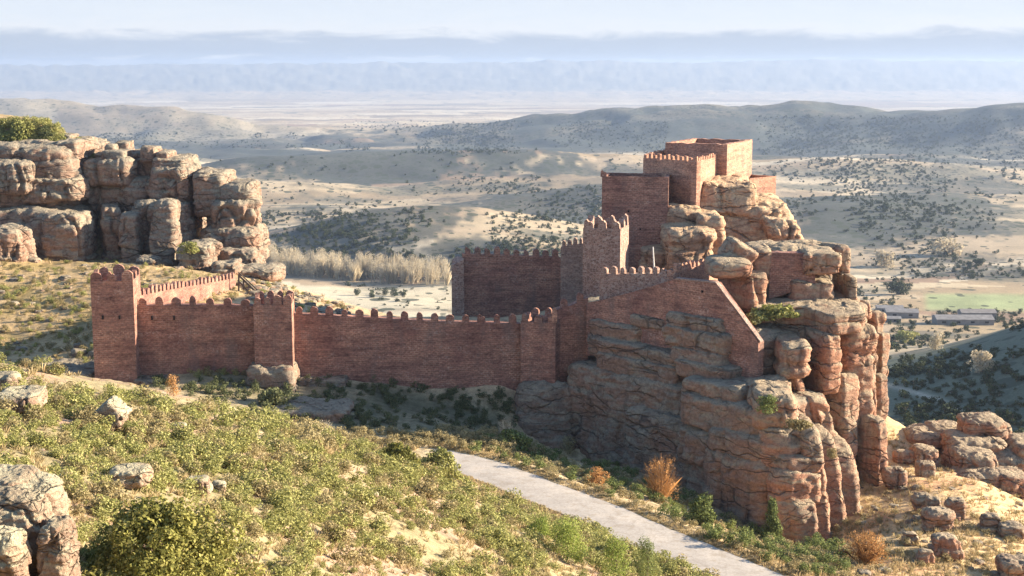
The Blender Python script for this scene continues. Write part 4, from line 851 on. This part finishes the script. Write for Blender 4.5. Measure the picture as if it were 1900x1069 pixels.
def rect(x0, y0, x1, y1): return lambda: (random.uniform(x0, x1), random.uniform(y0, y1))
scatter(2600, rect(1400, 800, 1960, 1090), tg_, TG, .5, 1.1, rmax=215)
scatter(2200, rect(-20, 700, 1350, 1090), tg_, TG, .25, .6, rmax=150)
scatter(2500, road_edge, tg_, TG, .25, .6, rmax=175, road=2.9)
scatter(900, rect(600, 815, 1000, 850), tg_, TG, .5, 1.0, rmax=180)
scatter(900, rect(850, 840, 1500, 1069), tg_, TG, .4, .9, rmax=175)
scatter(900, rect(-20, 450, 640, 700), tg_, TG, .6, 1.2, rmax=300)
merge(tg_, 'dry_grass', M_GRASS, 'golden dry grass tufts over the slopes', 'grass')
# --- scrub on the left hill and the shaded ground below the walls
ls, ld_ = [], []
scatter(360, rect(-20, 430, 640, 700), ls, SB, .6, 1.6, rmax=300); scatter(330, rect(-20, 225, 200, 300), ls, SB, 1.2, 2.6, rmax=300); scatter(650, rect(-20, 430, 640, 700), ld_, DB, .6, 1.5, rmax=300)
merge(ls, 'hill_scrub', M_SCRUB, 'olive scrub over the left hillside', 'scrub'); merge(ld_, 'hill_dry_scrub', M_DRYSC, 'dry scrub over the left hillside', 'scrub')
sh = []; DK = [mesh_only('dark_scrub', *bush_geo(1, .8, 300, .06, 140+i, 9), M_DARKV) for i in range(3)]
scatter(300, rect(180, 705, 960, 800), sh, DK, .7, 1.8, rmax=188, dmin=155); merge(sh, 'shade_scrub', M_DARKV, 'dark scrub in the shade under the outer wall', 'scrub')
# --- verge scrub both sides of the road
vg, vd = [], []
def verge():
    t_ = random.random(); px = 880+t_*650; yc = np.interp(px, [880, 1000, 1100, 1200, 1300, 1450, 1530], [838, 862, 893, 935, 980, 1045, 1060]); return px+random.uniform(-20, 60), yc+random.uniform(-34, 14)
scatter(300, verge, vg, [mesh_only('verge', *bush_geo(1, .8, 420, .05, 160+i, 10), M_GREEN) for i in range(3)], .8, 1.9, rmax=180, road=4.2); scatter(260, verge, vd, DB, .8, 1.8, rmax=180, road=4.0)
scatter(240, rect(560, 800, 960, 836), vd, DB, .8, 2.0, rmax=180, road=4.2); scatter(200, rect(1450, 950, 1900, 1080), vd, DB, .5, 1.3, rmax=200)
scatter(60, rect(1390, 560, 1580, 600), vg, [SB[0]], .1, .2, rmax=100)
merge(vg, 'verge_scrub', M_GREEN, 'green low scrub along the far verge of the road', 'scrub'); merge(vd, 'verge_dry_scrub', M_DRYSC, 'dry low growth along the road verge', 'scrub')

# --- named shrubs and trees
def bush(px, py, w, h, name, label, m, n=1500, size=.05, seed=0, group=None, twig=False, ncl=16, cone=0, trunk=True, cat='bush', rmin=8):
    """px,py = foot in the image; w,h in image pixels at the spot"""
    p = hit(px, py, rmin); k = p[1]/F; W_, H_ = w*k, h*k; e = empty(name, (p[0], p[1], p[2]-.05), label, cat, group)
    if twig:
        V0, F0_ = bush_geo(W_, H_*.85, int(n*.9), .016*W_, seed, 30, .25); V1, F1 = twig_geo(W_*1.05, H_*.85, 220, seed, .005*W_)
        mesh_obj('twigs', V1, F1, m, e); V, Fq = V0, F0_
    else: V, Fq = bush_geo(W_, H_, n, size*W_, seed, ncl, cone)
    mesh_obj('crown', V, Fq, m, e); V, Fq = trunk_geo(H_*.6, .035*W_, .015*W_, seed, 5, .45); mesh_obj('trunk', V, Fq, M_BARK, e); return e
bj = bush(298, 1105, 350, 205, 'juniper_bush', 'large dense dark green juniper bush at the bottom left', M_JUN, 30000, .0115, 1, ncl=120)
bush(738, 872, 82, 60, 'round_bush', 'darker round green bush left of the road end', M_JUN, 4000, .028, 2, ncl=80)
bush(815, 892, 96, 70, 'round_bush', 'pale olive round bush right beside the road end', M_SCRUB, 4500, .026, 3, ncl=80)
bush(957, 832, 66, 36, 'round_bush', 'dark green bush at the foot of the crag beyond the road', M_GREEN, 2200, .035, 4)
bush(1225, 932, 78, 112, 'autumn_bush', 'large orange leafless bush by the shaded rock face', M_ORANGE, 2600, 0, 5, twig=True)
bush(1110, 908, 42, 44, 'autumn_bush', 'small rust-orange bush on the far road verge', M_ORANGE, 1800, .035, 6)
bush(1057, 842, 34, 34, 'autumn_bush', 'pale buff bush against the foot of the crag', M_DRYSC, 900, .04, 7)
bush(940, 815, 40, 52, 'bare_bush', 'grey leafless bush below the right turret', M_BARE, 900, 0, 8, twig=True)
bush(596, 812, 60, 42, 'bare_bush', 'pale leafless bush on the crest below the shaded bank', M_BARE, 1200, 0, 9, twig=True)
bush(1432, 1008, 44, 100, 'dark_shrub', 'tall narrow dark green shrub in the cleft of the crag', M_GREEN, 2600, .05, 10, cone=.6, ncl=26)
bush(1300, 975, 60, 74, 'green_shrub', 'leafy green shrub at the foot of the cracked blocks', M_GREEN, 2200, .045, 11)
bush(1605, 1045, 90, 80, 'autumn_bush', 'wide rusty dry bush on the golden slope beside the crag nose', M_ORANGE, 3200, 0, 12, twig=True)
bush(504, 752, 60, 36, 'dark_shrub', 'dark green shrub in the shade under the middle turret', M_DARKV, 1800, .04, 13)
bush(322, 735, 26, 46, 'autumn_bush', 'dull ochre bush at the foot of the first curtain wall', M_ORANGE, 1000, .05, 14)
for i, (a_, b_, w_, h_, l_) in enumerate([(1000, 1003, 44, 50, 'smallest bright green pine sapling furthest from the road'), (1052, 1040, 66, 86, 'broad bright green young pine left of the pair by the road'), (1142, 1080, 56, 92, 'slender bright green young pine at the bottom edge'), (1200, 1080, 54, 90, 'darker young pine nearest the road at the bottom edge')]):
    p = hit(a_, min(b_, 1085)); k = p[1]/F; e = empty('young_pine', p, l_, 'pine', 'young pines beside the road'); V, Fq = bush_geo(w_*k*1.45, h_*k*1.05, 5600, .022*w_*k, 30+i, 46, .5); mesh_obj('crown', V, Fq, M_PINE if i < 3 else M_GREEN, e); V, Fq = trunk_geo(h_*k*.8, .03*w_*k, .01*w_*k, i, 6, .2); mesh_obj('trunk', V, Fq, M_BARK, e)
for i, (a_, b_, w_, h_) in enumerate([(38, 262, 52, 40), (10, 275, 50, 30), (84, 262, 30, 28), (52, 290, 50, 26), (68, 345, 24, 20)]):
    bush(a_, b_, w_, h_, 'hilltop_bush', ['tallest rounded bush on top of the left cliff', 'low bush at the left edge on top of the cliff', 'small dark bush right of the tallest clifftop bush', 'flat bush below the tallest clifftop bush', 'small bush clinging to the left cliff ledge'][i], M_SCRUB if i != 2 else M_DARKV, 1400, .045, 50+i)
def on_rock(x, y, w, h, D, lab, m=M_SCRUB, seed=0, name='ledge_bush'):
    p = P(x, y, D); k = D/F; e = empty(name, p, lab, 'bush'); V, Fq = bush_geo(w*k, h*k, 1500, .04*w*k, seed, 16); mesh_obj('crown', V, Fq, m, e); V, Fq = trunk_geo(h*k*.5, .03*w*k, .01*w*k, seed, 4, .4); mesh_obj('trunk', V, Fq, M_BARK, e)
on_rock(1422, 765, 44, 32, 156, 'green bush growing on the ledge beside the rounded lit slab', M_GREEN, 61)
on_rock(1480, 795, 50, 22, 153, 'flat dry bush on the shelf above the leaning ribs', M_DRYSC, 62)
on_rock(1440, 590, 90, 24, 174, 'olive mat of growth on the terrace below the bastion', M_SCRUB, 63); on_rock(1500, 583, 70, 20, 177, 'olive mat under the square bastion block', M_SCRUB, 64); on_rock(1400, 600, 46, 20, 173, 'small olive mat at the top of the sloping wall', M_SCRUB, 65)
on_rock(352, 470, 40, 22, 252, 'bush on the lit boulder below the left cliff', M_SCRUB, 66); on_rock(1545, 850, 26, 20, 152, 'tuft of dry growth in the pale gully', M_DRYSC, 67)

# --- boulders lying about
onground(196, 796, 62, 36, 1.4, 'boulder', 'leaning slab boulder with one dark side on the near slope', m=M_BOULD, sc=.2, res=.06, tilt=-.75, power=9, amp=.5)
onground(28, 765, 84, 30, 2.6, 'boulder', 'flat pale boulder at the left edge below the crest', m=M_BOULD, sc=.22, res=.07, power=3)
onground(5, 730, 44, 30, 1.6, 'boulder', 'small rounded boulder topping the crest at the left edge', m=M_BOULD, sc=.2, res=.07, power=3)
nb_ = empty('near_boulder', P(60, 1080, 30), 'huge lichen-covered pale boulder filling the bottom left corner', 'boulder')
for s in [(-70,935,98,1150,29,2.6,dict(sc=.14,res=.035,power=4.5,taper=.12,cracks=1.2,beds=.5)), (-60,895,46,945,30,1.6,dict(sc=.12,res=.03,power=3)), (60,985,132,1120,28.5,1.4,dict(sc=.12,res=.03,power=3.5,taper=.35)), (-60,1000,40,1150,28,1.0,dict(sc=.12,res=.03,power=3))]: rockpart(nb_, s, M_BOULD, name='rock_lump')
for i, (a_, b_, w_, h_) in enumerate([(235, 905, 70, 28), (365, 915, 44, 24), (405, 913, 26, 16), (430, 900, 20, 12), (330, 800, 30, 12), (690, 925, 22, 8), (520, 905, 16, 8), (560, 1010, 14, 8), (260, 870, 18, 8)]):
    onground(a_, b_, w_, h_, w_*.02, 'stone', ['widest low stone above the juniper bush', 'knobbly pale stone right of the juniper bush', 'small stone beside the knobbly pale stone', 'little stone uphill of the knobbly pale stone', 'buff stone near the leaning slab', 'flat stone on the bare soil', 'small stone in the scrub above the bare soil', 'small stone low on the bare slope', 'little flat stone above the widest low stone'][i], m=M_BOULD, cat='stone', sc=.15, res=.06, power=3)
for i, (a_, b_, w_, h_) in enumerate([(1662, 905, 40, 32), (1745, 985, 50, 34), (1715, 945, 36, 24), (1775, 965, 34, 36), (1735, 960, 30, 34), (1756, 1035, 50, 34), (1880, 1000, 44, 22), (1720, 885, 34, 26), (1690, 1010, 30, 20), (1720, 1045, 30, 22), (1840, 985, 36, 24), (1680, 860, 34, 20), (1895, 1085, 70, 40)]):
    onground(a_, b_, w_, h_, w_*.05, 'boulder', ['squared boulder against the right foot of the crag', 'broad boulder in the middle of the golden slope cluster', 'low boulder uphill in the golden slope cluster', 'upright pointed boulder right in the golden slope cluster', 'upright boulder centre in the golden slope cluster', 'dark pitted boulder below the golden slope cluster', 'half-buried boulder at the right edge of the golden slope', 'small boulder under the jumbled outcrop', 'stone left of the pitted boulder', 'little stone under the pitted boulder', 'stone with green growth right of the cluster', 'pale stone near the top of the golden slope', 'dark red boulder in the bottom right corner'][i], sc=.5, res=.14, power=3, lean=random.uniform(-.2, .2))
hs = []; SG = []
for i in range(5):
    w, f = rock_geo((i*20., 0, 0), (.5, .45, .35), power=3, sc=.25, res=.12, yaw=i); SG.append(mesh_only('stone', w-np.array((i*20., 0, 0)), f, M_ROCKL))
def stones(n, fn, smin, smax, rmax, name, lab, grp, m_=None):
    k = 0
    for _ in range(n*4):
        q = fn(); p = hit(*q)
        if p is None or p[1] > rmax or near_road(p[0], p[1], 4): continue
        s = random.uniform(smin, smax); inst(name, random.choice(SG), p, (s*random.uniform(.8, 1.3), s, s*random.uniform(.6, 1)), random.uniform(0, 6.28), lab, 'stone', grp); k += 1
        if k >= n: break
stones(110, rect(-10, 460, 640, 690), .6, 2.0, 300, 'hillside_stone', 'weathered stone lying on the left hillside', 'stones on the left hillside')
stones(60, lambda: (lambda t_: (460+t_*190, 515+t_*55+random.uniform(0, 28)))(random.random()), .9, 2.6, 300, 'spur_stone', 'broken stone on the rocky spur behind the outer wall', 'stones along the rocky spur')
stones(50, rect(1560, 880, 1900, 1069), .4, 1.3, 210, 'slope_stone', 'loose stone lying in the golden grass at the right', 'stones in the golden grass')
stones(40, rect(0, 820, 1250, 1069), .10, .35, 120, 'loose_stone', 'small loose stone on the near slope soil', 'loose stones on the near slope')
# wall-foot bank rocks in the shade
for i, s in enumerate([(40, 692, 180, 730, 180, 10), (250, 706, 330, 728, 180, 6), (500, 765, 645, 800, 168, 8), (545, 706, 640, 728, 183, 5)]):
    boulder('bank_rock', s+(dict(power=8, sc=.55, res=.2),), ['grey rock shelf left of the corner tower', 'small grey rock at the foot of the first curtain wall', 'long low reddish rock bank in the shade under the turret', 'grey rock shelf right of the rock plinth'][i], m=M_ROCKL, cat='rock')

# ------------------------------------------------------------------ valley
OK = [mesh_only('oak_crown', *bush_geo(1, .8, 150, .09, 300+i, 8), M_OAK) for i in range(4)]
OT = mesh_only('oak_trunk', *trunk_geo(.5, .06, .03, 5, 4, .4), M_BARK)
def vdens(px, py):
    z = [((840, 330, 1240, 480), .5), ((480, 395, 880, 480), .7), ((470, 340, 840, 400), .12), ((330, 285, 1200, 335), .05), ((180, 248, 700, 275), 1.0), ((640, 225, 1240, 285), 1.0), ((1390, 215, 1900, 300), .9), ((1390, 300, 1900, 345), .75), ((1440, 345, 1900, 400), .55), ((1450, 400, 1860, 478), .35), ((1580, 478, 1900, 600), .4), ((1650, 600, 1900, 700), .4), ((480, 470, 850, 500), .3), ((560, 530, 850, 575), .06), ((1660, 690, 1900, 830), .12)]
    return max([d for (x0, y0, x1, y1), d in z if x0 <= px <= x1 and y0 <= py <= y1] or [0])
vt = []
tries = 0
while len(vt) < 8500 and tries < 150000:
    tries += 1; px = random.uniform(150, 1930); py = random.uniform(212, 835)
    if py > 575 and px < 1600: continue
    if random.random() > vdens(px, py)*(1.5 if py < 300 else 1): continue
    p = hit(px, py)
    if p is None or p[1] < 360: continue
    cl_ = float(fbm(np.array(p[0]/(60+p[1]*.05)), p[1]/(60+p[1]*.05), 5., 3))
    if cl_ < random.uniform(-.35, .45): continue
    if 1100 < p[1] < 1330 and px > 1690: continue
    vt.append((p[1], *p))
vt.sort(); so = []
for i, (D, x, y, z) in enumerate(vt):
    s = (2.6+6*random.random()**2)*np.interp(D, [400, 900, 3000, 6000], [.55, .8, 1.15, 1.6])
    if i < 290: tree('valley_oak', 'dark round evergreen tree dotted on the valley floor behind the crag', 'tree', (x, y, z-.2), s, s*random.uniform(.7, 1), random.choice(OK), OT, 'evergreen trees dotted over the valley', random.uniform(0, 6))
    else: collect(so, OK, (x, y, z-.3), s, random.uniform(0, 6.28), random.uniform(.7, 1))
merge(so, 'valley_woodland', M_OAK, 'dark evergreen woodland scattered over the distant hills', 'woodland')
# bare poplar grove
PG = [mesh_only('poplar_crown', *twig_geo(.34, 1, 130, 400+i, .006), M_BARE) for i in range(4)]; PT = mesh_only('poplar_trunk', *trunk_geo(.85, .012, .004, 3, 0), M_BARE)
PPc = [mesh_only('poplar_crown', *leaves(520, [((0, 0, .3+.13*k), (.13-.012*abs(k-2), .13-.012*abs(k-2), .12)) for k in range(5)], .012, 420+i), M_BARE) for i in range(3)]
for i in range(230):
    t_ = random.random(); px = 478+t_*352; py = np.interp(px, [478, 560, 700, 835], [500, 512, 524, 527])+random.uniform(-16, 3)
    p = hit(px, py)
    if p is None or p[1] < 500: continue
    h = random.uniform(34, 48)*p[1]/F; tree('bare_poplar', 'pale leafless poplar in the dense grove behind the outer wall', 'tree', p, h*1.35, h, random.choice(PPc if random.random() < .6 else PG), PT, 'bare poplars of the grove', random.uniform(0, 6))
for i, (a_, b_, w_, h_, l_, mm) in enumerate([(1640, 494, 40, 30, 'round pale leafless tree beyond the bastion', M_BARE), (1664, 546, 40, 28, 'large round dark tree in the pale fields', M_OAK), (1816, 494, 24, 16, 'round dark tree near the right edge beyond the fields', M_OAK), (1755, 474, 60, 34, 'thin pale leafless trees at the foot of the far shaded slope', M_BARE), (1735, 650, 30, 40, 'pale bare tree left of the farm track', M_BARE), (1822, 690, 50, 42, 'spreading pale bare tree above the dark hillside', M_BARE), (1705, 690, 26, 18, 'dark bush tree by the foot of the fields', M_OAK), (1680, 635, 50, 22, 'yellow-green leafy thicket beyond the right pillars', M_SCRUB),
      (662, 548, 14, 13, 'left dark bush on the pale field behind the wall', M_OAK), (732, 550, 16, 17, 'right dark bush on the pale field behind the wall', M_OAK), (714, 548, 13, 16, 'middle dark bush on the pale field behind the wall', M_OAK), (690, 552, 12, 10, 'lowest dark bush on the pale field behind the wall', M_OAK), (750, 552, 9, 9, 'tiny dark bush right of the others on the pale field', M_OAK)]):
    bush(a_, b_, w_, h_, 'valley_tree', l_, mm, 1500, .04, 500+i, twig=False, ncl=16, cat='tree', rmin=350)
# farm
def shed(px, py, L_, Wd, hh, yaw, label, roofm=M_SROOF):
    p = hit(px, py, 350); root = empty('farm_shed', p, label, 'shed', 'farm sheds'); c, s = math.cos(yaw), math.sin(yaw); ax = np.array((c, s, 0)); ay = np.array((-s, c, 0))
    mb = MB(); mb.box(p+np.array((0, 0, hh/2-.5)), ax*L_/2, ay*Wd/2, (0, 0, hh/2+.5)); wl = mb.build('wall', M_SHED, root)
    mb = MB(); e = .4; rl = p+np.array((0, 0, hh)); r_ = Wd*.18
    mb.prism([rl-ax*(L_/2+e)-ay*(Wd/2+e), rl-ax*(L_/2+e)+ay*(Wd/2+e), rl-ax*(L_/2+e)+np.array((0, 0, r_))], ax*(L_+2*e)); mb.build('roof', roofm, root)
    for k in range(max(2, int(L_/9))):
        q = p+ax*(-L_/2+(k+.5)*L_/max(2, int(L_/9)))-ay*(Wd/2+.02)+np.array((0, 0, hh*.55)); mb = MB(); mb.box(q, ax*1.4, ay*.1, (0, 0, .7)); mb.build('window', M_DARK, wl)
shed(1786, 601, 42, 14, 4.5, -.02, 'long grey farm shed with a pale roof beside the green field'); shed(1812, 594, 26, 12, 6.5, -.02, 'taller shed behind the long one', M_SHED); shed(1672, 588, 24, 12, 4.5, -.1, 'near left farm shed with pale roof'); shed(1650, 580, 20, 10, 4.2, -.1, 'small far left farm shed'); shed(1650, 597, 16, 8, 3, -.1, 'low outbuilding in front of the left farm sheds')

# ------------------------------------------------------------------ haze: closed box of even air round the whole scene
zlo = float(GZ.min())-1; zhi = float(max(GZ.max(), 3))+3
mh_ = bpy.data.materials.new('haze_air'); mh_.use_nodes = True; t = mh_.node_tree; t.nodes.clear(); o_ = N('ShaderNodeOutputMaterial', t); pv = N('ShaderNodeVolumePrincipled', t)
pv.inputs['Color'].default_value = (.32, .415, .585, 1); pv.inputs['Density'].default_value = 6.5e-5; pv.inputs['Anisotropy'].default_value = .2; L(t, pv.outputs[0], o_.inputs['Volume'])
hz = MB(); hz.box((0, 17000, (zlo+zhi)/2), (29000, 0, 0), (0, 18200, 0), (0, 0, (zhi-zlo)/2)); ho = hz.build('haze', mh_); tag(ho, kind='stuff')
print('VERTS terrain', nr*nc, 'scrub sites', len(sites), 'valley', len(vt), 'z', zlo, zhi)
